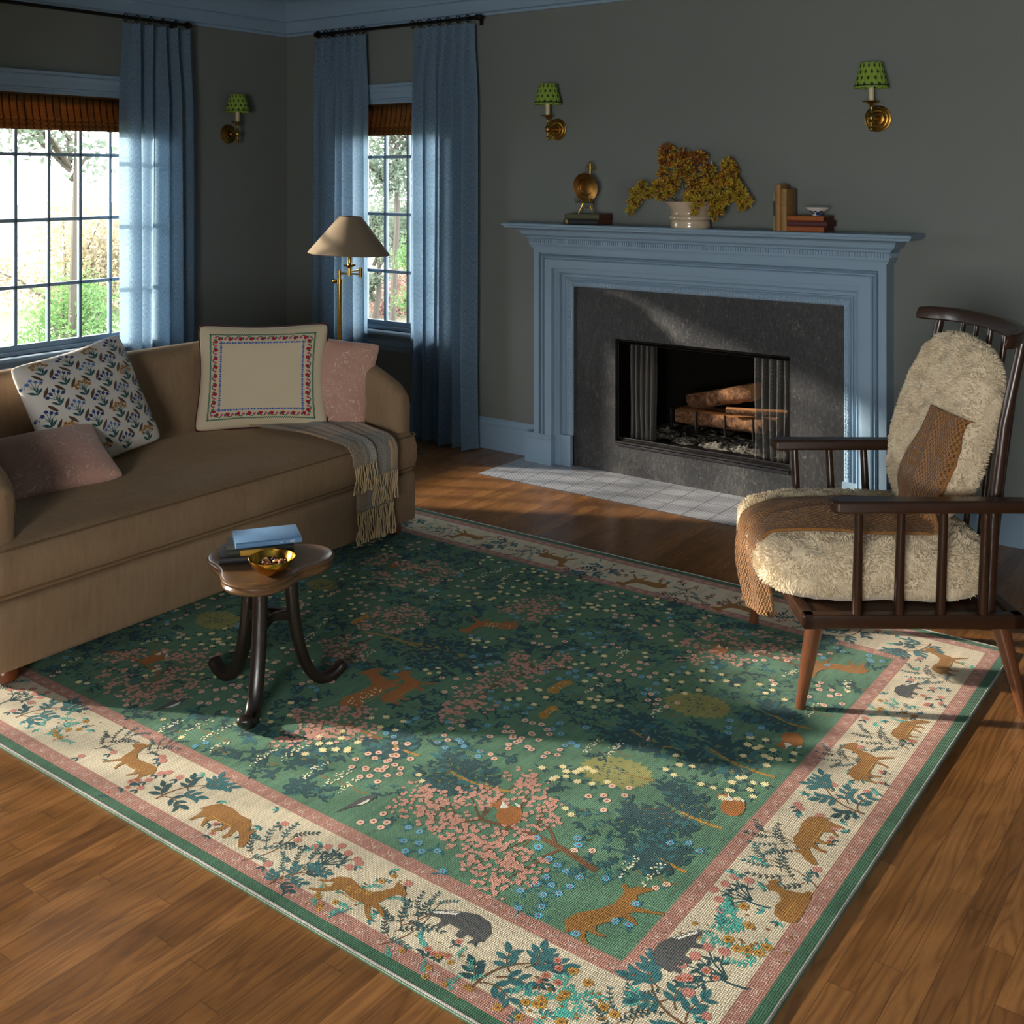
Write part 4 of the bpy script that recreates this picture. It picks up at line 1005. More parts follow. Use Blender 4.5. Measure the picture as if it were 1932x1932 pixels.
def embroidery(p):
    rnd = random.Random(5)
    G, Rd, Pk, Bl = 1, 2, 3, 4
    p.push(0, 0, 0, 1.16)
    a, b = .70, .69
    # wavy green outer line
    for k in range(4):
        p.push(0, 0, k * PI / 2); N = 56
        pts = [(-a + 2 * a * i / (N * 2), b + .010 * (1 if i % 2 else -1)) for i in range(N * 2 + 1)]
        p.stroke(pts, .020, .020, G)
        # flower vine row
        M_ = 9
        for i in range(M_):
            x = -a + .07 + (2 * a - .14) * (i + .5) / M_; y = b - .072
            p.stroke([(x - .060, y + .010), (x - .040, y + .036), (x - .012, y + .032), (x + .004, y + .006)], .018, .014, G)
            p.blob(x + .002, y - .008, .030, Rd, 7, rnd, .25, 1); p.blob(x + .002, y + .016, .018, Rd, 5, rnd, .2, 2)
            p.leaf(x + .022, y - .02, 1.2, .058, .024, G, 1); p.leaf(x + .040, y - .018, 1.9, .052, .022, G, 1)
            p.daisy(x + .074, y - .002, .026, Pk, Rd, 5, rnd, 1)
        M_ = 15; a2 = .57
        for i in range(M_):
            x = -a2 + 2 * a2 * (i + .5) / M_; y = b - .150
            p.daisy(x, y, .021, Bl, Bl, 5, rnd, 1); p.leaf(x + .018, y, .5, .030, .014, Bl); p.leaf(x + .018, y, -.5, .030, .014, Bl); p.leaf(x - .018, y, PI, .022, .012, Bl)
        p.pop()
    p.pop()
cushion('embroidered_cushion', 'cream cushion with embroidered flower border and dark red piping, centre of the sofa', 'cushion', (1.972, -1.917, .482), (.423, .405, 0), math.radians(15), .610, .495, .17, [F_cream, TH['green'], TH['red'], TH['pink'], TH['blue']], embroidery, TH['burg'], pinch=.09)
def block_flowers(p):
    rnd = random.Random(8); Br, Nv, Sk, Tn, Tl = 1, 2, 3, 4, 5
    S = .44
    for i in range(-4, 5):
        for j in range(-5, 6):
            cx, cy = i * S + (S / 2 if j % 2 else 0), j * S * .62
            if abs(cx) > .98 or abs(cy) > .98: continue
            # diamond lattice of brown leaves
            for (dx, dy, an) in ((S / 4, S * .31, -.89), (-S / 4, S * .31, .89)):
                x, y = cx + dx, cy + dy
                if abs(x) < .9 and abs(y) < .9:
                    p.leaf(x - .10 * cos(an), y - .10 * sin(an), an, .20, .055, Br)
            if abs(cx) > .88 or abs(cy) > .86: continue
            kind = (i * 2 + j * 3) % 4
            p.push(cx, cy, 0, 1.75)
            p.stroke([(0, -.075), (0, .02)], .008, .006, Tl)
            p.leaf(0, -.070, .7, .075, .024, Tl); p.leaf(0, -.070, PI - .7, .075, .024, Tl); p.leaf(0, -.055, 1.1, .06, .018, Tl)
            cols = [(Nv, Nv), (Tn, Br), (Sk, Nv), (Nv, Sk)][kind]
            for k in range(5 if kind != 1 else 8):
                a = PI * (k + .5) / (5 if kind != 1 else 8); rr = .052 if k % 2 else .066
                x, y = rr * cos(a) * 1.1, rr * sin(a) + .006
                p.stroke([(0, -.02), (x, y)], .005, .004, Tl)
                if kind == 3: p.leaf(x - .02 * cos(a), y - .02 * sin(a), a, .044, .032, cols[0], 1)
                else: p.daisy(x, y, .021, cols[0], cols[1], 5, rnd, 1)
            p.pop()
cushion('block_print_cushion', 'white cushion printed with blue and ochre flowers in a leaf lattice', 'cushion', (1.935, -2.685, .488), (-.06, .50, 0), math.radians(24), .56, .50, .17, [F_white, TH['brown'], TH['navy'], TH['sky'], TH['tan'], TH['teal']], block_flowers, None, roll=.13)
cushion('pink_cushion', 'dusty pink floral velvet cushion behind the embroidered one at the sofa arm', 'cushion', (2.140, -1.695, .487), (.803, .596, 0), math.radians(13), .46, .42, .13, [M_pinkc], pinch=.08, roll=-.16)
cushion('pink_cushion', 'dusty pink floral velvet cushion lying before the block print cushion', 'cushion', (2.155, -3.0, .492), (.14, .46, 0), math.radians(60), .42, .34, .12, [M_pinkc], pinch=.09, roll=.12)

# ================================================================== THROW ON THE SOFA
s = NT('herringbone_throw'); tcu = s.node('ShaderNodeTexCoord'); sp = s.node('ShaderNodeSeparateXYZ'); s.l.new(tcu.outputs['UV'], sp.inputs[0])
U, V = sp.outputs[0], sp.outputs[1]
zig = s.math('PINGPONG', s.math('MULTIPLY', U, 60), 1.0); hb = s.math('FRACT', s.math('ADD', s.math('MULTIPLY', V, 170), s.math('MULTIPLY', zig, 2.5))); hbm = s.math('GREATER_THAN', hb, .5)
bandU = s.math('LESS_THAN', s.math('FRACT', s.math('MULTIPLY_ADD', U, 4.2, .18)), .44); fV_ = s.math('FRACT', s.math('MULTIPLY', V, 2.6)); bandV = s.math('MULTIPLY', s.math('GREATER_THAN', fV_, .28), s.math('LESS_THAN', fV_, .85))
g_ = lin('4d535a'); t_ = lin('ab8a64'); cr = lin('b9b09c')
cA = s.mix(bandV, t_, g_); cB = s.mix(bandV, cr, lin('5b5f64')); base = s.mix(hbm, cA, s.mix(bandU, cr, lin('b69a74')))
s.base(base); s.p(rough=.9, sheen=.3); s.bump(hb, .35, .002); M_throw = s.m
M_fringe = fabric('cream_wool_fringe', 'c3ab84', rough=.9)
def seat_profile(L, off):
    """distance along throw from back -> (x,z) over the seat front edge, L=0 at x=1.95"""
    flat = 2.475 - 1.95
    R = .052
    if L < flat:
        x = 1.95 + L; z = .4995 - .018 * max(0, (x - 2.25) / .22) ** 1.5
        return x, z + off
    L2 = L - flat; q = R * PI / 2
    if L2 < q: a = L2 / R; return 2.475 + (R + off + .006) * sin(a), .4815 - R + (R + off) * cos(a)
    return 2.475 + R + off + .006, .4815 - R - (L2 - q)
def throw_strip(nm, ya0, ya1, yb0, yb1, L0, L1, off, parent, usc, vs_):
    def fn(u, v):
        L = L0 + (L1 - L0) * v; t = min(1, max(0, (L / .56))); t = t * t * (3 - 2 * t)
        y = (ya0 + (ya1 - ya0) * u) * (1 - t) + (yb0 + (yb1 - yb0) * u) * t
        x, z = seat_profile(L, off + .004 + .006 * max(0, sin(u * 9 + L * 3) * sin(L * 7 + u)) * (1 if L > .1 else 0)); 
        if L > .56: x += .004 * sin(u * 14) 
        return Vector((x, y, z))
    mb = MB(); mb.grid(26, 50, fn, lambda u, v: (usc + u * abs(yb1 - yb0), vs_ + v * (L1 - L0)))
    mb.build(nm, M_throw, parent, angle=70, solid=.004, fix=False); return fn
r = thing('throw_blanket', 'grey and tan herringbone throw with cream fringe hanging over the sofa seat', 'blanket', (2.3, -1.75, .49))
f3 = throw_strip('under_layer', -1.86, -1.58, -1.885, -1.655, .10, .83, .003, r, 0, .30)
f1 = throw_strip('right_fold', -1.79, -1.54, -1.80, -1.640, .0, .69, .010, r, .3, .0)
f2 = throw_strip('left_fold', -1.97, -1.68, -1.918, -1.782, .0, .625, .017, r, .0, .05)
mb = MB(); rnd = random.Random(4)
for fn, n, L0, gl_ in ((f3, 24, .83, .135), (f1, 16, .69, .125), (f2, 13, .625, .115)):
    for i in range(n):
        u = (i + .5) / n; p = fn(u, 1.0); q = p + Vector((.004, 0, 0)); pts = [q]
        for k in range(1, 7): pts.append(q + Vector((rnd.uniform(-.003, .005), rnd.uniform(-.004, .004) + .006 * sin(k * .8 + i), -gl_ * k / 6 * rnd.uniform(.96, 1.04))))
        mb.tube(pts, [.0030, .0036, .0034, .0034, .0034, .0036, .0044], 5)
o = mb.build('fringe', M_fringe, r); o['kind'] = 'stuff'
kids_world(r)

# ================================================================== FLOOR LAMP
LX, LY = 1.25, -.715
r = thing('floor_lamp', 'brass swing arm floor lamp with taupe cone shade behind the sofa', 'floor lamp', (LX, LY, 0))
mb = MB(); mb.lathe([(0, 0), (.125, 0), (.127, .006), (.120, .014), (.03, .022), (.018, .030), (0, .030)], 40, Matrix.Translation((LX, LY, 0))); mb.build('base', M_brass2, r)
mb = MB(); mb.tube([(LX, LY, .02), (LX, LY, 1.035)], .0135, 16); mb.tube([(LX, LY, 1.03), (LX, LY, 1.095)], .0085, 12); mb.tube([(LX, LY, 1.020), (LX, LY, 1.045)], .0175, 16); mb.build('pole', M_brass2, r)
mb = MB(); k = Vector((LX, LY, 1.032)) - RGT * .030; mb.tube([Vector((LX, LY, 1.032)), k], .004, 8); mb.lathe([(0, -.010), (.011, -.008), (.013, 0), (.011, .008), (0, .010)], 14, Matrix.Translation(k) @ Matrix.Rotation(PI / 2, 4, 'Y')); mb.build('set_screw', M_brass2, r)
E1 = Vector((LX, LY, 1.078)); E2 = E1 + RGT * .118 + FWD * .02; S0 = E1 + RGT * .073 + FWD * -.10
mb = MB(); mb.tube([E1, E2 + Vector((0, 0, -.008))], .0055, 10); mb.tube([E1 + Vector((0, 0, -.012)), E1 + Vector((0, 0, .018))], .0105, 12); mb.tube([E2 + Vector((0, 0, -.024)), E2 + Vector((0, 0, .032))], .0115, 14); mb.build('lower_arm', M_brass2, r)
mb = MB(); Z = Vector((0, 0, .018)); mb.tube([E2 + Z, S0 + Z + Vector((0, 0, 0))], .0055, 10); mb.tube([S0 + Z + Vector((0, 0, -.022)), S0 + Z + Vector((0, 0, .020))], .011, 12); mb.build('upper_arm', M_brass2, r)
TS_ = Matrix.Translation(S0 + Vector((0, 0, .04)))
mb = MB(); mb.lathe([(0, 0), (.012, 0), (.014, .004), (.034, .010), (.037, .016), (.034, .018), (.015, .014), (.013, .018), (.013, .075), (.016, .080), (.017, .092), (.012, .100), (.012, .112), (0, .112)], 28, TS_); mb.build('socket', M_brass2, r, angle=40)
sc0 = S0 + Vector((0, 0, .0)); zb, zt = 1.198, 1.413
shm = NT('taupe_linen_shade'); n = shm.noise(shm.coord('Object', (300, 300, 300)), 1, 2); shm.base(shm.mix(n, lin('857560'), lin('a08e76'))); shm.p(rough=.85, spec=.2)
tr = shm.node('ShaderNodeBsdfTranslucent'); tr.inputs[0].default_value = lin('b09b7c'); mx = shm.node('ShaderNodeMixShader'); mx.inputs[0].default_value = .12
shm.l.new(shm.b.outputs[0], mx.inputs[1]); shm.l.new(tr.outputs[0], mx.inputs[2]); shm.l.new(mx.outputs[0], shm.out.inputs[0])
tilt = Matrix.Translation(S0 + Vector((0, 0, 1.30 - S0.z))) @ Matrix.Rotation(math.radians(2.6), 4, FWD) @ Matrix.Translation((0, 0, -1.30))
mb = MB(); mb.lathe([(.232, zb), (.2335, zb + .004), (.150, zb + .108), (.064, zt), (.062, zt), (.148, zb + .106), (.231, zb + .002)], 72, tilt); mb.build('lamp_shade', shm.m, r, angle=50)
mb = MB()
for a in (0, 2.1, 4.2): mb.tube([tilt @ Vector((.012 * cos(a), .012 * sin(a), 1.20)), tilt @ Vector((.062 * cos(a), .062 * sin(a), zt - .004))], .0018, 5)
mb.tube([tilt @ Vector((0, 0, 1.14)), tilt @ Vector((0, 0, 1.22))], .010, 10); mb.build('shade_carrier', M_brass2, r)
kids_world(r)
# ================================================================== SIDE TABLE
TX, TY, TZ = 3.172, -2.925, .432
r = thing('side_table', 'small walnut side table with clover shaped top and three curled legs', 'side table', (TX, TY, 0))
th0 = math.radians(-55)
def clover(th): return .181 + .033 * cos(3 * (th - th0)) - .003 * cos(6 * (th - th0))
def cring(k, z, n=120): return [(TX + (clover(2 * PI * i / n) + k) * cos(2 * PI * i / n), TY + (clover(2 * PI * i / n) + k) * sin(2 * PI * i / n), z) for i in range(n)]
mb = MB(); loft(mb, [cring(-.02, TZ - .038), cring(-.006, TZ - .038), cring(.000, TZ - .033), cring(.002, TZ - .026), cring(-.003, TZ - .020), cring(-.004, TZ - .017), cring(.004, TZ - .013), cring(.006, TZ - .007), cring(.002, TZ - .002), cring(-.004, TZ), cring(-.03, TZ)])
mb.build('table_top', M_topwood, r, angle=50)
for k, an in enumerate((-55.6, 181, 66)):
    a = math.radians(an); d = Vector((cos(a), sin(a), 0)); t = Vector((-sin(a), cos(a), 0)); o = Vector((TX, TY, 0))
    pth = [(.078, TZ - .036), (.080, .34), (.086, .26), (.098, .18), (.120, .10), (.148, .045), (.180, .020), (.212, .022), (.240, .038), (.258, .058)]
    # smooth path
    P = []
    for i in range(len(pth) - 1):
        for q in range(4):
            s_ = q / 4; p0 = pth[max(0, i - 1)]; p1 = pth[i]; p2 = pth[i + 1]; p3 = pth[min(len(pth) - 1, i + 2)]
            P.append(tuple(.5 * ((2 * p1[m]) + (-p0[m] + p2[m]) * s_ + (2 * p0[m] - 5 * p1[m] + 4 * p2[m] - p3[m]) * s_ ** 2 + (-p0[m] + 3 * p1[m] - 3 * p2[m] + p3[m]) * s_ ** 3) for m in (0, 1)))
    P.append(pth[-1]); fr = []
    n = len(P)
    mb = MB(); vs = []; fs = []
    cs = [(cos(2 * PI * i / 12), sin(2 * PI * i / 12)) for i in range(12)]
    for i, (R_, z) in enumerate(P):
        a_ = P[max(0, i - 1)]; b_ = P[min(n - 1, i + 1)]; tx, tz = b_[0] - a_[0], b_[1] - a_[1]; l = math.hypot(tx, tz); nx, nz = -tz / l, tx / l
        f_ = i / (n - 1); hw = .0235; ht = .020 - .004 * f_
        if i == n - 1: hw *= .55; ht *= .5
        if i == n - 2: hw *= .9; ht *= .88
        for (u, w) in cs:
            u2 = math.copysign(abs(u) ** .7, u); w2 = math.copysign(abs(w) ** .7, w)
            vs.append(o + d * (R_ + nx * ht * w2) + Vector((0, 0, max(.0, z + nz * ht * w2))) + t * (hw * u2))
    m = 12
    for i in range(n - 1):
        for j in range(m): fs.append((i * m + j, i * m + (j + 1) % m, (i + 1) * m + (j + 1) % m, (i + 1) * m + j))
    fs += [tuple(range(m)), tuple((n - 1) * m + j for j in range(m))]
    mb.add(vs, fs); mb.build('leg', M_legwood, r, angle=50)
    # curved stretcher to the next leg
    a2 = math.radians((-55.6, 181, 66)[(k + 1) % 3]); A = o + d * .088 + Vector((0, 0, .245)); B = o + Vector((cos(a2), sin(a2), 0)) * .088 + Vector((0, 0, .245)); mb = MB(); pts = []
    vs = []; fs = []; N = 12; dr_ = (B - A).normalized(); sd_ = dr_.cross(Vector((0, 0, 1)))
    for i in range(N + 1):
        s_ = i / N; c_ = A.lerp(B, s_) ; arch = .020 * (1 - (2 * s_ - 1) ** 2); cin = (o + Vector((0, 0, c_.z)) - c_) * (.35 * (1 - (2 * s_ - 1) ** 2))
        c_ = c_ + cin
        for (u, w) in ((-.009, -.020 + arch), (.009, -.020 + arch), (.009, .018 + arch * .35), (-.009, .018 + arch * .35)): vs.append(c_ + sd_ * u + Vector((0, 0, w)))
    for i in range(N):
        for j in range(4): fs.append((i * 4 + j, i * 4 + (j + 1) % 4, (i + 1) * 4 + (j + 1) % 4, (i + 1) * 4 + j))
    fs += [(0, 1, 2, 3), tuple(N * 4 + j for j in range(4))]
    mb.add(vs, fs); mb.build('stretcher', M_legwood, r, angle=40, bevel=.003)
kids_world(r)
# books on the table; local x along the spine
zt_ = TZ + .0003
ang = math.atan2(.205, .12)
def bk_on(px, py, z): p = atz(px, py, z); return (p.x, p.y, z)
book('closed_book', 'black book, lowest of the stack on the side table', (3.108, -2.925, zt_), (.205, .130, .024), math.radians(50), '15161a', pages='bdb49a')
book('closed_book', 'dark green book with yellow spine label in the middle of the side table stack', (3.128, -2.915, zt_ + .0245), (.205, .130, .0245), math.radians(51), '20241a', pages='9a8a58', band=[(.20, .72, 'b08420')])
book('closed_book', 'light blue book with white spine lettering on top of the side table stack', (3.134, -2.893, zt_ + .0495), (.205, .133, .018), math.radians(56), '5f86ad', pages='e2d2b0', text=[('Ir, .  -  000', .78, .0105, 'd8dde2', 0)])
BX = atz(513, 1083, zt_); r = thing('brass_bowl', 'round polished brass bowl of nuts on the side table', 'bowl', (BX.x, BX.y, zt_))
mb = MB(); T = Matrix.Translation((BX.x, BX.y, zt_)); mb.lathe([(0, 0), (.022, 0), (.026, .002), (.044, .012), (.060, .028), (.069, .046), (.0705, .052), (.069, .0525), (.067, .047), (.058, .030), (.042, .015), (.024, .006), (0, .005)], 64, T); mb.build('bowl_body', M_gold, r, angle=50); kids_world(r)
rnd = random.Random(2); nutm = [simple('almond_skin', '9a5c34', .6, var=.3, scale=60), simple('pale_nut', 'd3a070', .6, var=.2), simple('dark_raisin', '3a1c1c', .5), simple('cream_nut', 'd9c096', .6)]
mb = MB()
for k in range(64):
    a = rnd.uniform(0, 2 * PI); q = .046 * math.sqrt(rnd.random()); lay = .012 + .020 * (1 - (q / .05) ** 2) * rnd.random() + .008 + .22 * q
    M = T @ Matrix.Translation((q * cos(a), q * sin(a), lay)) @ Matrix.Rotation(rnd.uniform(0, 6), 4, 'Z') @ Matrix.Rotation(rnd.uniform(-.9, .9), 4, 'X') @ Matrix.Rotation(rnd.uniform(-.9, .9), 4, 'Y') @ Matrix.Diagonal((rnd.uniform(.007, .011), rnd.uniform(.004, .0065), rnd.uniform(.003, .005), 1))
    mb.cur = rnd.choices(range(4), (3, 3, 2, 1.3))[0]; mb.lathe([(0, -1), (.7, -.7), (1, 0), (.7, .7), (0, 1)], 8, M)
o = mb.build('mixed_nuts', nutm, angle=70); tag(o, 'handful of mixed nuts and raisins heaped in the brass bowl', 'nuts', kind='stuff')

# ================================================================== ARMCHAIR (seen in profile: it faces the sofa)
def ch(l, d, z): 
    p = CAM + RGT * l + FWD * d; return Vector((p.x, p.y, z))
CL, CD = 1.17, 3.70
r = thing('armchair', 'spindle armed dark wood armchair with cream shearling cushions at the right', 'armchair', ch(CL, CD, 0))
def cbox(mb, l0, l1, d0, d1, z0, z1, rr=.008):
    M = Matrix((( RGT.x, FWD.x, 0, CAM.x), (RGT.y, FWD.y, 0, CAM.y), (0, 0, 1, 0), (0, 0, 0, 1)))
    mb.rbox((l0, d0, z0), (l1, d1, z1), rr, 3, M)
N0, N1 = 3.385, 4.02         # depth of near and far side rails
for (l0, d0, l1, d1, zt2, nm) in ((.886, 3.392, .938, 3.40, .290, 'front_leg'), (.883, 4.040, .935, 4.005, .290, 'front_leg'), (1.560, 3.36, 1.50, 3.40, .290, 'rear_leg'), (1.560, 4.04, 1.50, 4.00, .290, 'rear_leg')):
    mb = MB(); mb.tube([ch(l0, d0, .008 if d0 < 4.2 else 0), ch(l0 + (l1 - l0) * .5, d0 + (d1 - d0) * .5, .15), ch(l1, d1, zt2)], [.0145, .022, .028], 20); mb.build(nm, M_legtan, r)
# side rails with spindles
for d, nm, sg in ((N0 - .02, 'side_rail', -1), (N1 + .02, 'side_rail', 1)):
    mb = MB(); cbox(mb, .885, 1.56, d - .02, d + .02, .268, .312, .007); mb.build(nm, M_darkwood, r)
# front rail, seat deck and rear rail
mb = MB(); cbox(mb, .885, .925, N0 - .04, N1 + .04, .268, .312, .007); mb.build('front_rail', M_darkwood, r)
mb = MB(); cbox(mb, 1.52, 1.56, N0 - .04, N1 + .04, .268, .312, .007); mb.build('rear_rail', M_darkwood, r)
mb = MB(); cbox(mb, .91, 1.54, N0 - .01, N1 + .01, .285, .305, .004); mb.build('seat_deck', M_darkwood, r)
for dd, rail, sg in ((3.325, N0 - .022, -1), (4.088, N1 + .022, 1)):
    # arm : thick board with rounded nose, a little wider at the front
    mb = MB(); prof = []
    M = Matrix(((RGT.x, FWD.x, 0, CAM.x), (RGT.y, FWD.y, 0, CAM.y), (0, 0, 1, 0), (0, 0, 0, 1)))
    l0, l1 = .962, 1.55; hw = .033
    pts = [(l0, dd - hw * .55), (l0 + .006, dd - hw * .8), (l0 + .02, dd - hw), (l1, dd - hw * .85), (l1 + .012, dd - hw * .5), (l1 + .012, dd + hw * .5), (l1, dd + hw * .85), (l0 + .02, dd + hw), (l0 + .006, dd + hw * .8), (l0, dd + hw * .55)]
    mb.prism(pts, .634, .672, M); mb.build('armrest', M_darkwood, r, bevel=.008, angle=50)
    for k in range(4):
        l = 1.048 + k * .128
        mb = MB(); mb.tube([ch(l + .004, rail, .305), ch(l + .002, rail + (dd - rail) * .5, .47), ch(l, dd, .640)], [.0155, .0145, .0125], 14); mb.build('spindle', M_darkwood, r)
# back posts, crest rail, back spindles
for d in (3.40, 4.045):
    mb = MB(); mb.tube([ch(1.47, d, .29), ch(1.485, d, .60), ch(1.52, d, .88), ch(1.575, d, 1.13)], [.020, .021, .018, .016], 16); mb.build('back_post', M_darkwood, r)
mb = MB(); N = 24; vs = []; fs = []
for i in range(N + 1):
    t = i / N * 2 - 1; d = 3.722 + .37 * t; l = 1.575 + .055 * (1 - t * t) ; 
    if abs(t) > .98: pass
    l -= .06 * abs(t) ** 6
    e = .92 if i in (0, N) else 1
    for (u, w) in ((-.016, -.024), (.014, -.024), (.020, .0), (.018, .024), (-.012, .024), (-.018, 0)): vs.append(ch(l + u * e + w * .2, d, 1.140 + w * e + .010 * (1 - t * t)))
for i in range(N):
    for j in range(6): fs.append((i * 6 + j, i * 6 + (j + 1) % 6, (i + 1) * 6 + (j + 1) % 6, (i + 1) * 6 + j))
fs += [tuple(range(6)), tuple(N * 6 + j for j in range(6))]
mb.add(vs, fs); mb.build('crest_rail', M_darkwood, r, angle=50, bevel=.006)
for k in range(5):
    d = 3.50 + k * .111; mb = MB(); mb.tube([ch(1.515, d, .29), ch(1.56, d, .70), ch(1.618, d, 1.13)], .010, 10); mb.build('back_spindle', M_darkwood, r)
# shearling cushions: superellipsoid bodies covered in wool tufts
s = NT('cream_shearling'); v = s.coord('Object'); n = s.noise(v, 28, 3, .6); s.base(s.mix(n, lin('c4b496'), lin('ead9bb'))); s.p(rough=.95, spec=.1, sheen=.3); s.bump(s.noise(v, 160, 3), .4, .004); M_wool = s.m
def shearling(name, cen, dims, rotm, seed, ntuft, parent, ex=(4.0, 3.2), crown=0.0, cull=None):
    rnd = random.Random(seed); mb = MB()
    def pt(u, v, off=0):
        # u in 0..2pi, v in -pi/2..pi/2
        def sg(x, e): return math.copysign(abs(x) ** (2 / e), x)
        x = sg(cos(v), ex[1]) * sg(cos(u), ex[0]); y = sg(cos(v), ex[1]) * sg(sin(u), ex[0]); z = sg(sin(v), ex[1])
        p = Vector((x * dims[0], y * dims[1], z * dims[2])); p.z += crown * (1 - x * x) * (1 - y * y) * (1 if z > 0 else .2)
        k = 1 + .035 * mnoise.noise(p * 9) + .02 * mnoise.noise(p * 30 + Vector((seed, 0, 0)))
        return cen + rotm @ (p * k)
    NU, NV = 96, 48
    mb.grid(NU, NV, lambda u, v: pt(2 * PI * u, PI * (v - .5)))
    # tufts, area-sampled from the grid
    import bisect
    tri = []; acc = []; tot = 0
    vsn = [Vector(p) for p in mb.v]
    for f in list(mb.f):
        a, b, c, d = [vsn[i] for i in f]; A = ((b - a).cross(d - a)).length
        if A > 1e-9: tot += A; acc.append(tot); tri.append((a, b, c, d))
    for k in range(ntuft):
        a, b, c, d = tri[min(len(tri) - 1, bisect.bisect(acc, rnd.random() * tot))]; u, v_ = rnd.random(), rnd.random()
        p = a.lerp(b, u).lerp(d.lerp(c, u), v_); nn = (b - a).cross(d - a)
        if nn.length < 1e-10: continue
        nn.normalize()
        if nn.dot(p - cen) < 0: nn = -nn
        if cull and cull(p, nn): continue
        flow = Vector((mnoise.noise(p * 22), mnoise.noise(p * 22 + Vector((9, 0, 0))), mnoise.noise(p * 22 + Vector((0, 9, 0))) - .25)) * 1.1
        L = rnd.uniform(.008, .015); d1 = (nn + flow * .7).normalized(); s1 = nn.cross(Vector((rnd.uniform(-1, 1), rnd.uniform(-1, 1), rnd.uniform(-1, 1)))).normalized() * rnd.uniform(.0016, .0027); s2 = nn.cross(s1) * .9
        q = p - nn * .003; m = p + d1 * L * .55; e_ = m + (d1 * .6 + flow * .8).normalized() * L * .5
        vs = [q + s1, q - s1 * .5 + s2, q - s1 * .5 - s2, m + s1 * .8, m - s1 * .4 + s2 * .8, m - s1 * .4 - s2 * .8, e_]
        mb.add(vs, [(0, 1, 4, 3), (1, 2, 5, 4), (2, 0, 3, 5), (3, 4, 6), (4, 5, 6), (5, 3, 6)])
    return mb.build(name, M_wool, parent, angle=85, fix=False)
B3 = Matrix(((RGT.x, FWD.x, 0), (RGT.y, FWD.y, 0), (0, 0, 1)))
camp = CAM.copy()
cull = lambda p, n: n.z < -.55 or n.dot(camp - p) < -.35 * (camp - p).length
shearling('seat_cushion', ch(1.165, 3.715, .408), (.362, .322, .112), B3, 1, 42000, r, (5, 3.6), .012, cull)
bl = B3 @ Matrix.Rotation(math.radians(17), 3, 'Y')
shearling('back_cushion', ch(1.452, 3.715, .815), (.078, .285, .300), bl, 2, 24000, r, (3.2, 2.8), 0, cull)
kids_world(r)

# knitted throw over the armchair
r_chair = r
s = NT('ochre_knit'); tcu = s.node('ShaderNodeTexCoord'); sp = s.node('ShaderNodeSeparateXYZ'); s.l.new(tcu.outputs['UV'], sp.inputs[0]); U, V = sp.outputs[0], sp.outputs[1]
a_ = s.math('SINE', s.math('MULTIPLY', U, 2 * PI / .0085)); row_ = s.math('FLOOR', s.math('DIVIDE', V, .0120)); alt = s.math('MULTIPLY', s.math('MODULO', row_, 2.0), PI)
a_ = s.math('SINE', s.math('ADD', s.math('MULTIPLY', U, 2 * PI / .016), alt)); b_ = s.math('SINE', s.math('MULTIPLY', V, 2 * PI / .0120)); h_ = s.math('MULTIPLY_ADD', s.math('MULTIPLY', a_, b_), .5, .5); nz_ = s.noise(s.coord('UV', (120, 120, 1)), 1, 2)
h2 = s.math('ADD', h_, s.math('MULTIPLY', nz_, .5))
s.base(s.ramp(h2, [(.15, '1c0f05'), (.5, '6b4318'), (.95, '9e6a2e')])); s.p(rough=.9, sheen=.2); s.bump(h2, 1.0, .006); M_knit = s.m
r = thing('knit_throw', 'ochre brown chunky knit throw draped over the shearling armchair', 'blanket', ch(1.1, 3.66, .53))
from mathutils.bvhtree import BVHTree
def cush_bvh():
    out = []
    for o in bpy.data.objects:
        if o.parent == r_chair and o.name.split('.')[0] in ('seat_cushion', 'back_cushion'):
            me = o.data; nv = 97 * 49; vv = [v.co.copy() for v in me.vertices[:nv]]
            ff = [tuple(q.vertices) for q in me.polygons if max(q.vertices) < nv]; out.append(BVHTree.FromPolygons(vv, ff))
    return out
BV = cush_bvh()
path = [(1.44, .88), (1.43, .84), (1.41, .77), (1.385, .70), (1.345, .62), (1.27, .570), (1.16, .553), (1.05, .553), (.95, .553), (.88, .540), (.838, .500), (.808, .44), (.796, .36), (.804, .29), (.814, .24), (.820, .213)]
cxy = (1.19, .40)
dn = [3.43, 3.43, 3.43, 3.44, 3.45, 3.46, 3.46, 3.47, 3.48, 3.50, 3.53, 3.57, 3.60, 3.62, 3.625, 3.63]
df = [3.62, 3.63, 3.66, 3.70, 3.74, 3.77, 3.79, 3.80, 3.81, 3.81, 3.81, 3.81, 3.80, 3.79, 3.78, 3.78]
def interp(lst, t):
    t = max(0, min(.99999, t)) * (len(lst) - 1); i = int(t); s_ = t - i; p0 = lst[max(0, i - 1)]; p1 = lst[i]; p2 = lst[min(len(lst) - 1, i + 1)]; p3 = lst[min(len(lst) - 1, i + 2)]
    f = lambda a, b, c, d: .5 * ((2 * b) + (-a + c) * s_ + (2 * a - 5 * b + 4 * c - d) * s_ ** 2 + (-a + 3 * b - 3 * c + d) * s_ ** 3)
    return tuple(f(*q) for q in zip(p0, p1, p2, p3)) if isinstance(p1, tuple) else f(p0, p1, p2, p3)
LEN = [0]
for a, b in zip(path, path[1:]): LEN.append(LEN[-1] + math.dist(a, b))
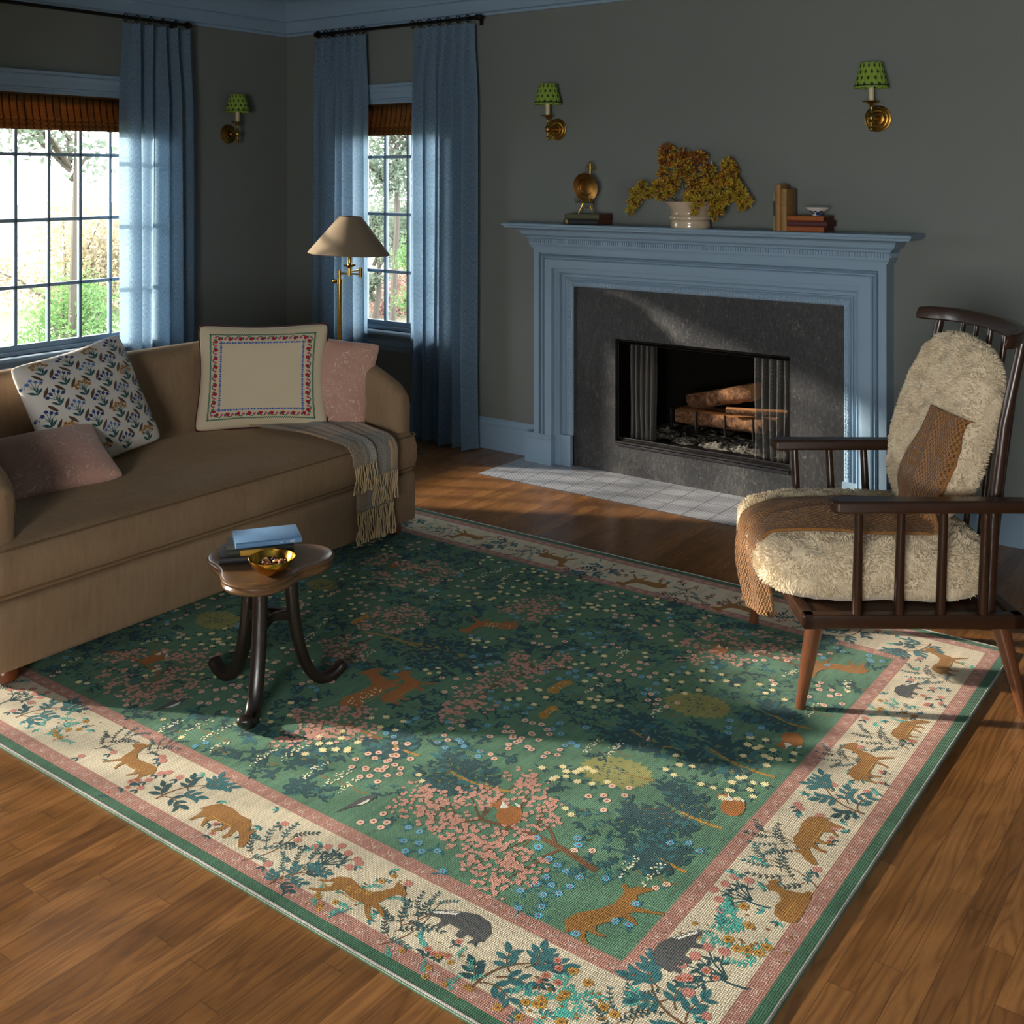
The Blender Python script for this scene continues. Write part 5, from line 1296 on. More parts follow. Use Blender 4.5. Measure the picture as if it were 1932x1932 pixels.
def kn(u, v):
    l, z = interp(path, v); a = interp(dn, v); b = interp(df, v); d = a + (b - a) * u; l2, z2 = interp(path, min(1, v + .01)); l1, z1 = interp(path, max(0, v - .01)); tl, tz = l2 - l1, z2 - z1; m = math.hypot(tl, tz) or 1; nl, nzz = tz / m, -tl / m
    gath = max(0, min(1, (v - .60) / .25)); wrap = .055 * gath * (1 - u) ** 1.5
    if (cxy[0] - l) * nl + (cxy[1] - z) * nzz > 0 and not (v < .35): nl, nzz = -nl, -nzz
    if v < .35 and nl > 0: nl, nzz = -nl, -nzz
    off = .012 + .012 * (sin(u * 15 + v * 5) * .5 + .5) * (.5 + gath) + .012 * math.exp(-((u - .50 + .1 * v) / .07) ** 2) + .004 * sin(v * 13 + u * 4)
    N = (RGT * nl + Vector((0, 0, nzz))).normalized(); o = ch(l, d, z) + N * .25; best = None
    if v < .80:
        for bv in BV:
            h = bv.ray_cast(o, -N, .36)
            if h[0] is not None and (best is None or h[3] < best): best = h[3]
    q = o - N * (best if best is not None else .25)
    if v > .68:
        k = min(1, (v - .68) / .10); q = q.lerp(ch(l + wrap, d, z), k) if best is not None else ch(l + wrap, d, z)
    return q + N * off
K = [[kn(i / 90, j / 200) for i in range(91)] for j in range(201)]
for it in range(6):
    K = [[K[j][i] if j in (0, 200) else (K[j - 1][i] + K[j + 1][i] + K[j][i] * 2 + (K[j][max(0, i - 1)] + K[j][min(90, i + 1)]) * .5) / 5 for i in range(91)] for j in range(201)]
def kg(u, v): return K[int(round(v * 200))][int(round(u * 90))]
mb = MB(); mb.grid(90, 200, kg, lambda u, v: (u * .36, interp(LEN, v))); mb.build('knitted_cloth', M_knit, r, angle=85, solid=.010, fix=False)
mb = MB()
def kf(u, v): a = 2 * PI * v; p_ = K[199][int(round((.03 + .94 * u) * 90))]; return p_ + Vector((0, 0, -.006 + .014 * sin(a))) + RGT * (.014 * cos(a))
mb.grid(40, 12, kf, lambda u, v: (u * .3, v * .08)); mb.build('rolled_hem', M_knit, r, angle=85, fix=False)
kids_world(r)
# ================================================================== RUG
RX0, RXe, RY0_, RY1_ = 1.95, 5.000, -3.592, -1.176
RZ = .0095
def rugmat(nm, col, var=.16, streak=.30):
    s = NT('rug_' + nm); v = s.coord('Object')
    st = s.noise(s.coord('Object', (24, 2.6, 1)), 1.6, 5, .65); st2 = s.noise(s.coord('Object', (90, 14, 1)), 1, 3, .6); st3 = s.noise(s.coord('Object', (14, 120, 1)), 1, 2, .6); wv = s.noise(s.coord('Object', (520, 420, 1)), 1, 2, .5)
    big = s.noise(v, 2.4, 3)
    f = s.math('ADD', s.math('ADD', s.math('MULTIPLY', st, .28), s.math('MULTIPLY', st2, .24)), s.math('ADD', s.math('MULTIPLY', wv, .36), s.math('MULTIPLY', s.math('ADD', st3, big), .12)))
    f = s.math('MULTIPLY_ADD', s.math('SUBTRACT', f, .5), 3.6, .5)
    c = lin(col); a = streak + var
    s.base(s.mix(f, tuple(x * (1 - a) for x in c[:3]) + (1,), tuple(min(1, x * (1 + a) + .012 * a) for x in c[:3]) + (1,))); s.p(rough=.95, spec=.1, sheen=.12)
    wx = s.wave(s.coord('Object', (1, 1, 1)), 62, .6, 'X'); wy = s.wave(s.coord('Object', (1, 1, 1)), 62, .6, 'Y'); h = s.math('ADD', s.math('MULTIPLY', wx, wy), s.math('MULTIPLY', wv, .8)); s.bump(h, .45, .003)
    bc_ = s.b.inputs['Base Color'].links[0].from_socket; k_ = s.math('MULTIPLY_ADD', s.math('MULTIPLY', wx, wy), .45, .72); s.base(s.mix(1.0, bc_, s.mix(k_, (0, 0, 0, 1), (1.25, 1.25, 1.25, 1)), 'MULTIPLY')); return s.m
RC = dict(green='4b7359', dgreen='2f5a42', cream='c6baa0', pinkband='a37567', pinkline='c9a898', teal='1b474b', teal2='2a6468', aqua='3fa193', ochre='8f6226', ochre2='b08232', brown='6c4a2a', pink='c48f7e', cpet='e6dcba', ypet='e2d49a', blue='5aa4c2', salmon='e0b8a2', white='dcd9cc', char='4a4c4c', yg='8c8c50', rust='a0522c', rose='b5776a', bind='9a958f', fox='a3652c')
RN = list(RC); RI = {k: i for i, k in enumerate(RN)}
rug_mats = [rugmat(k, v_, *((.22, .36) if k in ('green', 'dgreen') else (.14, .16))) for k, v_ in RC.items()]
G = RI
W_G, W_P1, W_C, W_P2 = .035, .078, .273, .315
p = Paint(); rr_ = random.Random(11)
def rect(x0, y0, x1, y1, mi, lay=0): p.poly([(x0, y0), (x1, y0), (x1, y1), (x0, y1)], mi, lay)
def frame(a, b, mi, lay=0):
    x0, x1, y0, y1 = RX0, RXe, RY0_, RY1_
    p.poly([(x0 + a, y0 + a), (x1 - a, y0 + a), (x1 - b, y0 + b), (x0 + b, y0 + b)], mi, lay); p.poly([(x0 + b, y1 - b), (x1 - b, y1 - b), (x1 - a, y1 - a), (x0 + a, y1 - a)], mi, lay)
    p.poly([(x0 + a, y0 + a), (x0 + b, y0 + b), (x0 + b, y1 - b), (x0 + a, y1 - a)], mi, lay); p.poly([(x1 - b, y0 + b), (x1 - a, y0 + a), (x1 - a, y1 - a), (x1 - b, y1 - b)], mi, lay)
# ---- motifs (local: u right, v up)
def compound(n, L, w, leafL, leafW, mi, ms, bend=.2, x=0, y=0, ang=PI / 2, alt=True):
    """stem with paired leaves"""
    ex, ey = x + L * cos(ang), y + L * sin(ang); pts = curve_pts((x, y), (ex, ey), bend, 10); p.stroke(pts, w, w * .5, ms, 2)
    for i in range(1, n + 1):
        t = i / n; k = min(9, int(t * 10)); q = pts[k]; r0 = pts[min(10, k + 1)]; a = math.atan2(r0[1] - q[1], r0[0] - q[0]) if k < 10 else ang
        X = q[0] + (r0[0] - q[0]) * (t * 10 - k); Y = q[1] + (r0[1] - q[1]) * (t * 10 - k); s_ = rr_.uniform(.85, 1.1) * (1 - .25 * t)
        for sg in (-1, 1): p.leaf(X, Y, a + sg * rr_.uniform(.6, .95), leafL * s_, leafW * s_, mi, 3)
    p.leaf(ex, ey, ang + bend, leafL * .9, leafW * .9, mi, 3)
def bigleaf(sc=1):
    w = .0075 * sc; p.stroke(curve_pts((-.03 * sc, -.075 * sc), (.045 * sc, .07 * sc), .15), w, w * .5, G['brown'], 2)
    for (bx, by, a, L) in ((-.02, -.055, 2.5, .07), (-.005, -.02, .35, .085), (.012, .01, 2.25, .075), (.03, .04, .9, .06), (.045, .07, 1.9, .05), (-.02, -.05, -.05, .09), (.045, .07, .5, .07)):
        compound(3, L * .82 * sc, w * .6, .046 * sc, .0195 * sc, G['teal2'] if rr_.random() < .7 else G['teal'], G['brown'], .12, bx * sc, by * sc, a)
def smallbranch(sc=1):
    w = .004 * sc; p.stroke(curve_pts((.0, -.085 * sc), (.03 * sc, .07 * sc), -.12), w, w * .6, G['brown'], 2)
    for (bx, by, a, L) in ((.0, -.05, 2.4, .075), (-.003, -.03, .7, .08), (.0, -.005, 2.1, .09), (.008, .01, .35, .085), (.018, .035, 1.9, .07), (.025, .055, .9, .065), (.0, -.06, .15, .06), (-.02, .0, 2.9, .06)):
        compound(6, L * sc, w * .7, .0165 * sc, .0062 * sc, G['teal'] if rr_.random() < .6 else G['teal2'], G['brown'], .1, bx * sc, by * sc, a)
def rosesprig(sc=1, n=4):
    for k in range(n):
        x, y = rr_.uniform(-.05, .05) * sc, rr_.uniform(-.06, .06) * sc; p.blob(x, y, .0125 * sc, G['rose'], 9, rr_, .15, 3); p.blob(x, y, .006 * sc, G['rust'], 6, rr_, .1, 4)
        a = rr_.uniform(3.8, 5.6); ex, ey = x + .035 * sc * cos(a), y + .035 * sc * sin(a); p.stroke([(x + .011 * cos(a), y + .011 * sin(a)), (ex, ey)], .0035 * sc, .0035 * sc, G['teal'], 2)
        for sg in (-1, 1): p.leaf((x + ex) / 2, (y + ey) / 2, a + sg * 1.0 + PI * (rr_.random() < .3), .024 * sc, .010 * sc, G['teal'], 3)
def rosetree(sc=1):
    p.stroke(curve_pts((0, -.07 * sc), (.0, .02 * sc), .1), .006 * sc, .004 * sc, G['teal'], 2)
    for k in range(6):
        a = .3 + k * .5; L = .055 * sc * (1 + .2 * (k % 2)); ex, ey = L * cos(a) * 1.1, L * sin(a); p.stroke([(0, -.02 * sc), (ex * .5, ey * .5), (ex, ey)], .0042 * sc, .003 * sc, G['teal'], 2)
        p.blob(ex * 1.18, ey * 1.18, .0135 * sc, G['rose'], 9, rr_, .12, 3); p.leaf(ex * .6, ey * .6, a + .9, .025 * sc, .0095 * sc, G['teal'], 3); p.leaf(ex * .5, ey * .5, a - .9, .022 * sc, .009 * sc, G['teal'], 3)
def tealbush(sc=1, n=7):
    for k in range(n):
        x, y = rr_.uniform(-.065, .065) * sc, rr_.uniform(-.07, .05) * sc; compound(5, .045 * sc, .0022 * sc, .0145 * sc, .0055 * sc, G['aqua'] if rr_.random() < .75 else G['teal2'], G['aqua'], .2, x, y, rr_.uniform(.2, 2.9))
    for k in range(n // 2 + 2):
        x, y = rr_.uniform(-.065, .065) * sc, rr_.uniform(-.07, .07) * sc; p.daisy(x, y, .0125 * sc, G['ochre2'], G['brown'], 7, rr_, 5)
    for k in range(n): p.blob(rr_.uniform(-.07, .07) * sc, rr_.uniform(-.075, .075) * sc, .004 * sc, G['ochre'], 5, rr_, .2, 4)
hind = [(-.20, .19), (-.25, .11), (-.19, 0), (-.235, 0), (-.31, .11), (-.33, .17), (-.40, .10), (-.42, 0), (-.465, 0), (-.46, .13), (-.50, .26), (-.545, .22), (-.535, .29)]
DEER = {
 'walk': [(-.49, .36), (-.42, .44), (-.25, .45), (-.05, .41), (.12, .43), (.22, .52), (.28, .66), (.26, .78), (.30, .84), (.34, .75), (.40, .78), (.53, .68), (.54, .63), (.47, .60), (.39, .59), (.36, .48), (.34, .34), (.30, .25), (.40, .13), (.47, .02), (.44, 0), (.34, .11), (.25, .20), (.19, .20), (.17, .08), (.12, 0), (.08, .0), (.12, .10), (.11, .20), (-.05, .18)] + hind,
 'graze': [(-.49, .38), (-.42, .47), (-.22, .49), (0, .45), (.16, .46), (.28, .38), (.36, .26), (.36, .33), (.42, .34), (.42, .24), (.50, .16), (.55, .03), (.51, -.01), (.44, .04), (.36, .12), (.26, .20), (.20, .20), (.24, .08), (.22, 0), (.17, 0), (.17, .09), (.12, .19), (.06, .19), (.05, .08), (-.01, 0), (-.05, .01), (.0, .10), (-.02, .19)] + hind,
 'leap': [(-.42, .46), (-.30, .52), (-.05, .46), (.12, .46), (.22, .56), (.30, .72), (.26, .84), (.32, .82), (.40, .80), (.54, .70), (.52, .65), (.42, .64), (.38, .50), (.34, .36), (.46, .32), (.58, .24), (.57, .20), (.44, .26), (.30, .27), (.40, .16), (.50, .08), (.47, .05), (.34, .13), (.22, .24), (-.05, .24), (-.22, .28), (-.34, .16), (-.46, .06), (-.58, .02), (-.60, .05), (-.48, .12), (-.38, .24), (-.42, .34), (-.54, .24), (-.62, .22), (-.60, .26), (-.50, .32), (-.46, .42)],
 'stroll': [(-.52, .30), (-.46, .42), (-.28, .46), (-.05, .40), (.14, .40), (.28, .46), (.38, .52), (.40, .62), (.45, .64), (.46, .54), (.56, .52), (.68, .42), (.67, .38), (.56, .40), (.46, .40), (.40, .32), (.34, .24), (.44, .12), (.56, .02), (.53, -.01), (.40, .10), (.28, .18), (.20, .19), (.22, .10), (.20, 0), (.15, 0), (.15, .10), (.12, .18), (-.05, .17)] + hind,
 'lie': [(-.42, .10), (-.44, .24), (-.36, .36), (-.20, .42), (0, .40), (.10, .46), (.14, .60), (.10, .68), (.16, .68), (.14, .78), (.22, .70), (.30, .74), (.42, .66), (.40, .61), (.30, .60), (.27, .48), (.28, .34), (.34, .20), (.44, .14), (.44, .08), (.20, .04), (-.10, .02), (-.34, .02)]}
def deer(kind, S, mi=None, spots=False, flip=1):
    mi = G['ochre'] if mi is None else mi; P = [(x * S * flip, y * S - .35 * S) for x, y in DEER[kind]]; p.poly(P, mi, 5)
    for k in range(10 if not spots else 34):
        x, y = rr_.uniform(-.38, .15) * S * flip, (rr_.uniform(.24, .42) - .35) * S
        if spots: p.blob(x, y, .012 * S, G['cpet'], 5, rr_, .2, 7)
        else: p.stroke([(x, y), (x + .025 * S * flip, y + .02 * S)], .008 * S, .006 * S, G['brown'], 6)
    p.stroke([(-.30 * S * flip, -.13 * S), (.10 * S * flip, -.14 * S)], .012 * S, .02 * S, G['ochre2'], 6)
def badger(S, flip=1):
    B = [(-.5, .10), (-.48, .30), (-.34, .46), (-.10, .50), (.12, .42), (.26, .34), (.42, .24), (.50, .12), (.44, .08), (.30, .12), (.24, .08), (.26, -.04), (.18, -.04), (.12, .10), (-.08, .10), (-.10, -.04), (-.20, -.04), (-.22, .08), (-.34, .08), (-.36, -.02), (-.44, -.02), (-.44, .08)]
    p.poly([(x * S * flip, (y - .2) * S) for x, y in B], G['char'], 5)
    for k in range(14): x, y = rr_.uniform(-.42, .1) * S * flip, rr_.uniform(-.05, .2) * S; p.stroke([(x, y), (x + .05 * S * flip, y - .02 * S)], .008 * S, .006 * S, G['teal'], 6)
    p.poly([(x * S * flip, (y - .2) * S) for x, y in [(.14, .40), (.28, .32), (.48, .16), (.44, .14), (.28, .24), (.16, .30)]], G['white'], 6)
    p.stroke([(.16 * S * flip, .165 * S), (.34 * S * flip, .06 * S)], .02 * S, .015 * S, G['char'], 7)
def fox(S, flip=1):
    p.poly([(x * S * flip, (y - .25) * S) for x, y in [(-.35, .0), (-.42, .18), (-.34, .36), (-.12, .44), (.06, .42), (.16, .50), (.14, .62), (.22, .56), (.30, .62), (.32, .50), (.44, .42), (.34, .36), (.26, .28), (.22, .08), (.10, .0)]], G['fox'], 5)
    p.poly([(x * S * flip, (y - .25) * S) for x, y in [(.12, .40), (.34, .38), (.43, .41), (.30, .32), (.20, .22), (.14, .28)]], G['white'], 6)
    p.poly([(x * S * flip, (y - .25) * S) for x, y in [(-.35, .02), (-.10, .0), (.20, .04), (.34, .12), (.26, .0), (0, -.08), (-.24, -.06)]], G['fox'], 6)
    p.poly([(x * S * flip, (y - .25) * S) for x, y in [(.22, .06), (.36, .14), (.30, .0), (.20, -.01)]], G['white'], 7)
def spotted(S, flip=1):
    p.poly([(x * S * flip, (y - .2) * S) for x, y in [(-.5, .08), (-.46, .26), (-.25, .36), (.05, .34), (.22, .38), (.34, .34), (.44, .24), (.36, .12), (.30, 0), (.2, .0), (.14, .08), (-.2, .06), (-.3, 0), (-.42, 0)]], G['ochre2'], 5)
    for k in range(40): p.blob(rr_.uniform(-.45, .35) * S * flip, rr_.uniform(-.12, .12) * S, .014 * S, G['cpet' if k % 2 else 'brown'], 5, rr_, .2, 6)
def magpie(S, flip=1):
    p.poly([(x * S * flip, y * S) for x, y in [(-.6, -.05), (-.2, .06), (.05, .16), (.22, .18), (.34, .12), (.46, .08), (.34, .06), (.24, -.02), (.0, -.08), (-.25, -.04)]], G['char'], 5)
    p.poly([(x * S * flip, y * S) for x, y in [(-.1, -.02), (.1, .02), (.24, .06), (.16, -.04), (.0, -.07)]], G['white'], 6)
# ---- field motifs
def lcloud(R, n, L, W, mi=None, stem=True):
    if stem:
        for k in range(4): a = rr_.uniform(0, 2 * PI); p.stroke([(0, 0), (R * .8 * cos(a), R * .8 * sin(a))], .003, .002, G['brown' if rr_.random() < .4 else 'dgreen'], 2)
    for k in range(n):
        a = rr_.uniform(0, 2 * PI); q = R * math.sqrt(rr_.random()); x, y = q * cos(a), q * sin(a); s_ = rr_.uniform(.75, 1.2); m = mi if mi is not None else (G['teal'] if rr_.random() < .75 else G['teal2'])
        b = rr_.uniform(0, 2 * PI)
        for w in range(rr_.choice((2, 3, 3))): p.leaf(x, y, b + w * 1.25, L * s_, W * s_, m, 3)
def daisies(R, n, r0, mp, mc, leaves=True):
    pts = []
    for k in range(n * 4):
        if len(pts) >= n: break
        a = rr_.uniform(0, 2 * PI); q = R * math.sqrt(rr_.random()); x, y = q * cos(a), q * sin(a)
        if all(math.hypot(x - u, y - w) > r0 * 2.5 for u, w in pts): pts.append((x, y))
    for x, y in pts:
        if leaves:
            for w in range(3): p.leaf(x, y, rr_.uniform(0, 6.3), r0 * 2.2, r0 * .7, G['teal'], 2)
        p.daisy(x, y, r0 * rr_.uniform(.85, 1.1), mp, mc, 8, rr_, 5)
def rings(R, n, r0, c1, c2):
    pts = []
    for k in range(n * 4):
        if len(pts) >= n: break
        a = rr_.uniform(0, 2 * PI); q = R * math.sqrt(rr_.random()); x, y = q * cos(a), q * sin(a)
        if all(math.hypot(x - u, y - w) > r0 * 2.4 for u, w in pts): pts.append((x, y))
    for x, y in pts:
        p.leaf(x, y, rr_.uniform(3, 6.3), r0 * 2.4, r0 * .8, G['teal2'], 2)
        p.blob(x, y, r0, c1, 9, rr_, .12, 5); p.blob(x, y, r0 * .34, c2, 6, rr_, .1, 6)
def umbel(S=1):
    p.stroke(curve_pts((0, -.05 * S), (0, .0), .2), .004, .003, G['ochre'], 2)
    for k in range(26): a = rr_.uniform(0, PI); q = .042 * S * math.sqrt(rr_.random()); p.blob(q * cos(a) * 1.2, q * sin(a) * .6, .0032, G['cpet'], 5, rr_, .2, 5)
def fern(S=1):
    P = []
    for i in range(44):
        t = i / 44; a = PI * t; P.append(((-.062 * S - (.011 * rr_.uniform(.6, 1.3) if i % 2 else -.003)) * cos(2 * a) , (.085 * S + (.012 * rr_.uniform(.6, 1.3) if i % 2 else -.003)) * sin(2 * a) + .035 * S))
    p.poly(P, G['yg'], 3); p.stroke([(0, -.06 * S), (0, .02)], .005, .004, G['ochre'], 3)
    for k in range(46): a = rr_.uniform(0, 6.3); q = rr_.uniform(.1, .88); x, y = -.06 * S * cos(a) * q, .08 * S * sin(a) * q + .035 * S; p.leaf(x, y, rr_.uniform(1.1, 2.0), .013, .0036, G['teal'], 4)
def pinktree(pts, clusters, w=.016):
    """trunk polyline in world coords and blossom cluster centres with radii"""
    p.stroke(pts, w, w * .45, G['ochre' if rr_.random() < .3 else 'brown'], 3)
    for (x, y, R) in clusters:
        near = min(pts, key=lambda q: math.hypot(q[0] - x, q[1] - y)); p.stroke([near, ((near[0] + x) / 2, (near[1] + y) / 2), (x, y)], .006, .003, G['brown'], 3)
        n = int(R * R * 11500)
        for k in range(n):
            a = rr_.uniform(0, 2 * PI); q = R * math.sqrt(rr_.random()); bx, by = x + q * cos(a) * 1.1, y + q * sin(a) * .9; r0 = rr_.uniform(.0048, .0082); p.blob(bx, by, r0, G['pink'], 7, rr_, .22, 5)
            if rr_.random() < .35: p.blob(bx, by, .0016, G['rust'], 4, rr_, .1, 6)
            if rr_.random() < .12: p.leaf(bx, by, rr_.uniform(0, 6), .012, .004, G['teal2'], 4)
def leaftree(base, tip, spread, L=.040, W=.0165, col='ochre2'):
    dx, dy = tip[0] - base[0], tip[1] - base[1]; D = math.hypot(dx, dy); a0 = math.atan2(dy, dx); pts = curve_pts(base, tip, .08, 8); p.stroke(pts, .011, .005, G[col], 3)
    for i in range(2, 9):
        q = pts[i]
        for sg in (-1, 1):
            a = a0 + sg * rr_.uniform(.55, 1.0); Ln = spread * rr_.uniform(.7, 1.05) * (1.0 - .45 * abs(i / 8 - .55)); ex, ey = q[0] + Ln * cos(a), q[1] + Ln * sin(a); bp = curve_pts(q, (ex, ey), sg * .12, 6); p.stroke(bp, .0034, .002, G[col] if i % 3 == 0 else G['brown'], 3)
            for k in (1, 3, 5, 6):
                b = bp[k]
                for s2 in (-1, 1): p.leaf(b[0], b[1], a + s2 * rr_.uniform(.5, 1.0), L * rr_.uniform(.75, 1.05), W * rr_.uniform(.8, 1.1), G['teal'] if rr_.random() < .8 else G['teal2'], 4)
occ = []
def FP(px, py): q = atz(px, py, RZ); return q.x, q.y
def at(px, py, R, fn, ang=PI / 2, *a, **k):
    x, y = FP(px, py); occ.append((x, y, R)); p.push(x, y, ang); fn(*a, **k); p.pop()
# base areas
frame(0, .004, G['bind']); frame(.004, W_G, G['dgreen']); frame(W_G, W_P1, G['pinkband']); frame(W_P1, W_C, G['cream']); frame(W_C, W_P2, G['pinkband']); 
rect(RX0 + W_P2, RY0_ + W_P2, RXe - W_P2, RY1_ - W_P2, G['green'])
# scribbled vine in the two pink bands
def band_scribble(a, b):
    x0, x1, y0, y1 = RX0, RXe, RY0_, RY1_; m = (a + b) / 2; h = (b - a) / 2
    for (ox, oy, ang, L) in ((x0 + m, y0 + m, 0, x1 - x0 - 2 * m), (x1 - m, y0 + m, PI / 2, y1 - y0 - 2 * m), (x1 - m, y1 - m, PI, x1 - x0 - 2 * m), (x0 + m, y1 - m, -PI / 2, y1 - y0 - 2 * m)):
        p.push(ox, oy, ang); n = int(L / .052)
        for i in range(n):
            x = (i + .5) * L / n
            p.stroke([(x - .016, -h * .8), (x - .010, -h * .1), (x - .018, h * .7)], .0022, .0016, G['pinkline'], 2); p.stroke([(x + .012, h * .8), (x + .008, 0), (x + .018, -h * .7)], .0022, .0016, G['pinkline'], 2)
            for k in range(5): aa = .3 + k * .6; p.stroke([(x + .001, -h * .25), (x + .013 * cos(aa), -h * .25 + .018 * sin(aa))], .0018, .0012, G['pinkline'], 2)
            p.daisy(x, -h * .3, .0048, G['pinkline'], G['pinkband'], 5, rr_, 3)
            for k in range(4): xx = x + rr_.uniform(-.022, .022); yy = rr_.uniform(-h, h) * .8; p.stroke([(xx, yy), (xx + rr_.uniform(-.008, .008), yy + rr_.uniform(-.008, .008))], .0015, .001, G['pinkline'], 2)
        p.pop()
        for e in ():
            pass
band_scribble(W_G, W_P1); band_scribble(W_C, W_P2)
# ---- border heroes placed as in the photo; up is always toward the middle
bocc = []
def bat(px, py, ang, fn, *a, **k):
    x, y = FP(px, py); bocc.append((x, y)); p.push(x, y, ang); fn(*a, **k); p.pop()
S0_ = .19
bat(258, 1437, 0, deer, 'walk', .17, None, False, -1); bat(345, 1492, 0, bigleaf, .88); bat(443, 1545, 0, deer, 'graze', .20)
bat(300, 1408, 0, smallbranch, .62); bat(215, 1395, 0, smallbranch, .75); bat(230, 1478, 0, rosesprig, .8, 5)
bat(400, 1560, 0, rosesprig, .7, 4); bat(505, 1592, 0, smallbranch, .95); bat(560, 1632, 0, smallbranch, .8); bat(618, 1625, 0, rosetree, .85); bat(545, 1655, 0, bigleaf, .6)
bat(675, 1685, 0, deer, 'leap', .175); bat(640, 1700, 0, tealbush, .8, 6); bat(715, 1672, 0, tealbush, .8, 5); bat(620, 1678, 0, tealbush, .5, 3)
bat(760, 1745, 0, smallbranch, .9); bat(790, 1718, 0, smallbranch, .7); bat(868, 1742, 0, badger, .155, -1); bat(850, 1782, 0, rosesprig, .75, 5); bat(800, 1800, 0, tealbush, .75, 5)
bat(950, 1835, 0, bigleaf, .92); bat(868, 1838, 0, tealbush, .7, 5); bat(1052, 1838, 0, rosesprig, .8, 5); bat(1010, 1905, 0, tealbush, 1.0, 9); bat(1100, 1898, 0, tealbush, 1.1, 11); bat(1170, 1915, .3, smallbranch, .8)
q_ = PI / 2
bat(1262, 1895, q_, bigleaf, .92); bat(1283, 1790, q_, badger, .15); bat(1355, 1838, q_, rosetree, 1.0); bat(1300, 1838, q_, rosesprig, .8, 5); bat(1415, 1758, q_, tealbush, 1.2, 12); bat(1330, 1762, q_, tealbush, .6, 4)
bat(1480, 1700, q_, deer, 'lie', .15); bat(1405, 1692, q_, rosetree, .9); bat(1480, 1650, q_, smallbranch, .95); bat(1520, 1575, q_, deer, 'graze', .19, None, False, -1); bat(1470, 1590, q_, smallbranch, .8); bat(1560, 1590, q_, rosesprig, .6, 3)
bat(1590, 1510, q_, bigleaf, .9); bat(1628, 1440, q_, deer, 'walk', .18); bat(1590, 1432, q_, smallbranch, .7); bat(1660, 1465, q_, rosesprig, .7, 4); bat(1668, 1400, q_, smallbranch, .85); bat(1705, 1372, q_, deer, 'graze', .15); bat(1690, 1340, q_, tealbush, .9, 8); bat(1715, 1300, q_, badger, .13); bat(1745, 1320, q_, rosesprig, .8, 4)
bat(1600, 1195, PI, bigleaf, .88); bat(1130, 1076, PI, bigleaf, .88); bat(1215, 1100, PI, deer, 'walk', .18); bat(1048, 1054, PI, deer, 'walk', .17, None, False, -1); bat(888, 1011, PI, deer, 'leap', .16)
bat(1080, 1072, PI, rosesprig, .8, 5); bat(1170, 1082, PI, rosesprig, .7, 5); bat(1000, 1040, PI, smallbranch, .9); bat(950, 1026, PI, bigleaf, .7); bat(1290, 1122, PI, smallbranch, 1.0); bat(1345, 1135, PI, rosesprig, .8, 6); bat(1395, 1147, PI, deer, 'walk', .17); bat(850, 998, PI, smallbranch, .8); bat(815, 992, PI, tealbush, .8, 6); bat(920, 1018, PI, tealbush, .7, 5)
# fill what is left of the border ring
bc = (W_P1 + W_C) / 2; x0, x1, y0, y1 = RX0 + bc, RXe - bc, RY0_ + bc, RY1_ - bc; seq = 0
sides = [((x0, y0), (1, 0), x1 - x0, 0), ((x1, y0), (0, 1), y1 - y0, PI / 2), ((x1, y1), (-1, 0), x1 - x0, PI), ((x0, y1), (0, -1), y1 - y0, -PI / 2)]
for (ox, oy), (dx, dy), L, an in sides:
    t = .02
    while t < L:
        x, y = ox + dx * t, oy + dy * t
        if all(math.hypot(x - u, (y - w)) > .118 for u, w in bocc):
            p.push(x, y, an); k = seq % 7; seq += 1
            if k == 0: deer(rr_.choice(('walk', 'graze')), .18)
            elif k in (1, 4): bigleaf(.85)
            elif k in (2, 6): smallbranch(.85)
            elif k == 3: rosetree(.9)
            else: tealbush(1.0, 9)
            p.pop(); bocc.append((x, y)); t += .14
        else: t += .02
# tiny sprigs in leftover cream
for k in range(420):
    s_ = rr_.choice(sides); t = rr_.uniform(0, s_[2]); o_ = rr_.uniform(-.085, .085); x = s_[0][0] + s_[1][0] * t + s_[1][1] * o_; y = s_[0][1] + s_[1][1] * t - s_[1][0] * o_
    if min(math.hypot(x - u, y - w) for u, w in bocc) > .058:
        a = rr_.uniform(0, 6.3)
        if rr_.random() < .4: p.blob(x, y, .0115, G['rose'], 9, rr_, .15, 3); p.leaf(x, y - .01, 4.2, .022, .008, G['teal'], 2); p.leaf(x, y - .01, 5.3, .022, .008, G['teal'], 2)
        else:
            for w in range(3): p.leaf(x, y, a + w * .9, .020, .0072, G['teal2' if rr_.random() < .5 else 'aqua'], 3)
# ---- field heroes
F2 = lambda L: [FP(a, b) for a, b in L]
def PC(L): return [(*FP(a, b), R) for a, b, R in L]
def tree_occ(L):
    for a, b, R in L: occ.append((*FP(a, b), R * .8))
T1 = [(785, 1490, .045), (775, 1520, .06), (808, 1505, .05), (842, 1510, .045), (812, 1545, .055), (850, 1560, .06), (890, 1505, .06), (930, 1500, .055), (985, 1465, .05), (1005, 1480, .045), (1000, 1502, .05), (1030, 1518, .045), (1015, 1545, .055), (985, 1565, .05), (880, 1590, .06), (925, 1580, .055), (960, 1600, .06), (900, 1625, .05), (940, 1640, .06), (975, 1650, .055), (925, 1675, .045), (1000, 1625, .05), (870, 1545, .05)]
pinktree(F2([(1125, 1642), (1060, 1600), (1010, 1575), (960, 1560), (905, 1545), (870, 1550)]), PC(T1), .020); tree_occ(T1)
p.stroke(F2([(1050, 1598), (1040, 1570), (1030, 1555)]), .012, .005, G['brown'], 3)
at(955, 1533, .09, fox, PI / 2 + .5, .13)
T2 = [(580, 1350, .06), (600, 1372, .06), (640, 1345, .05), (560, 1385, .05), (625, 1385, .06), (660, 1365, .055), (690, 1345, .045), (690, 1380, .05), (540, 1400, .04), (600, 1392, .045)]
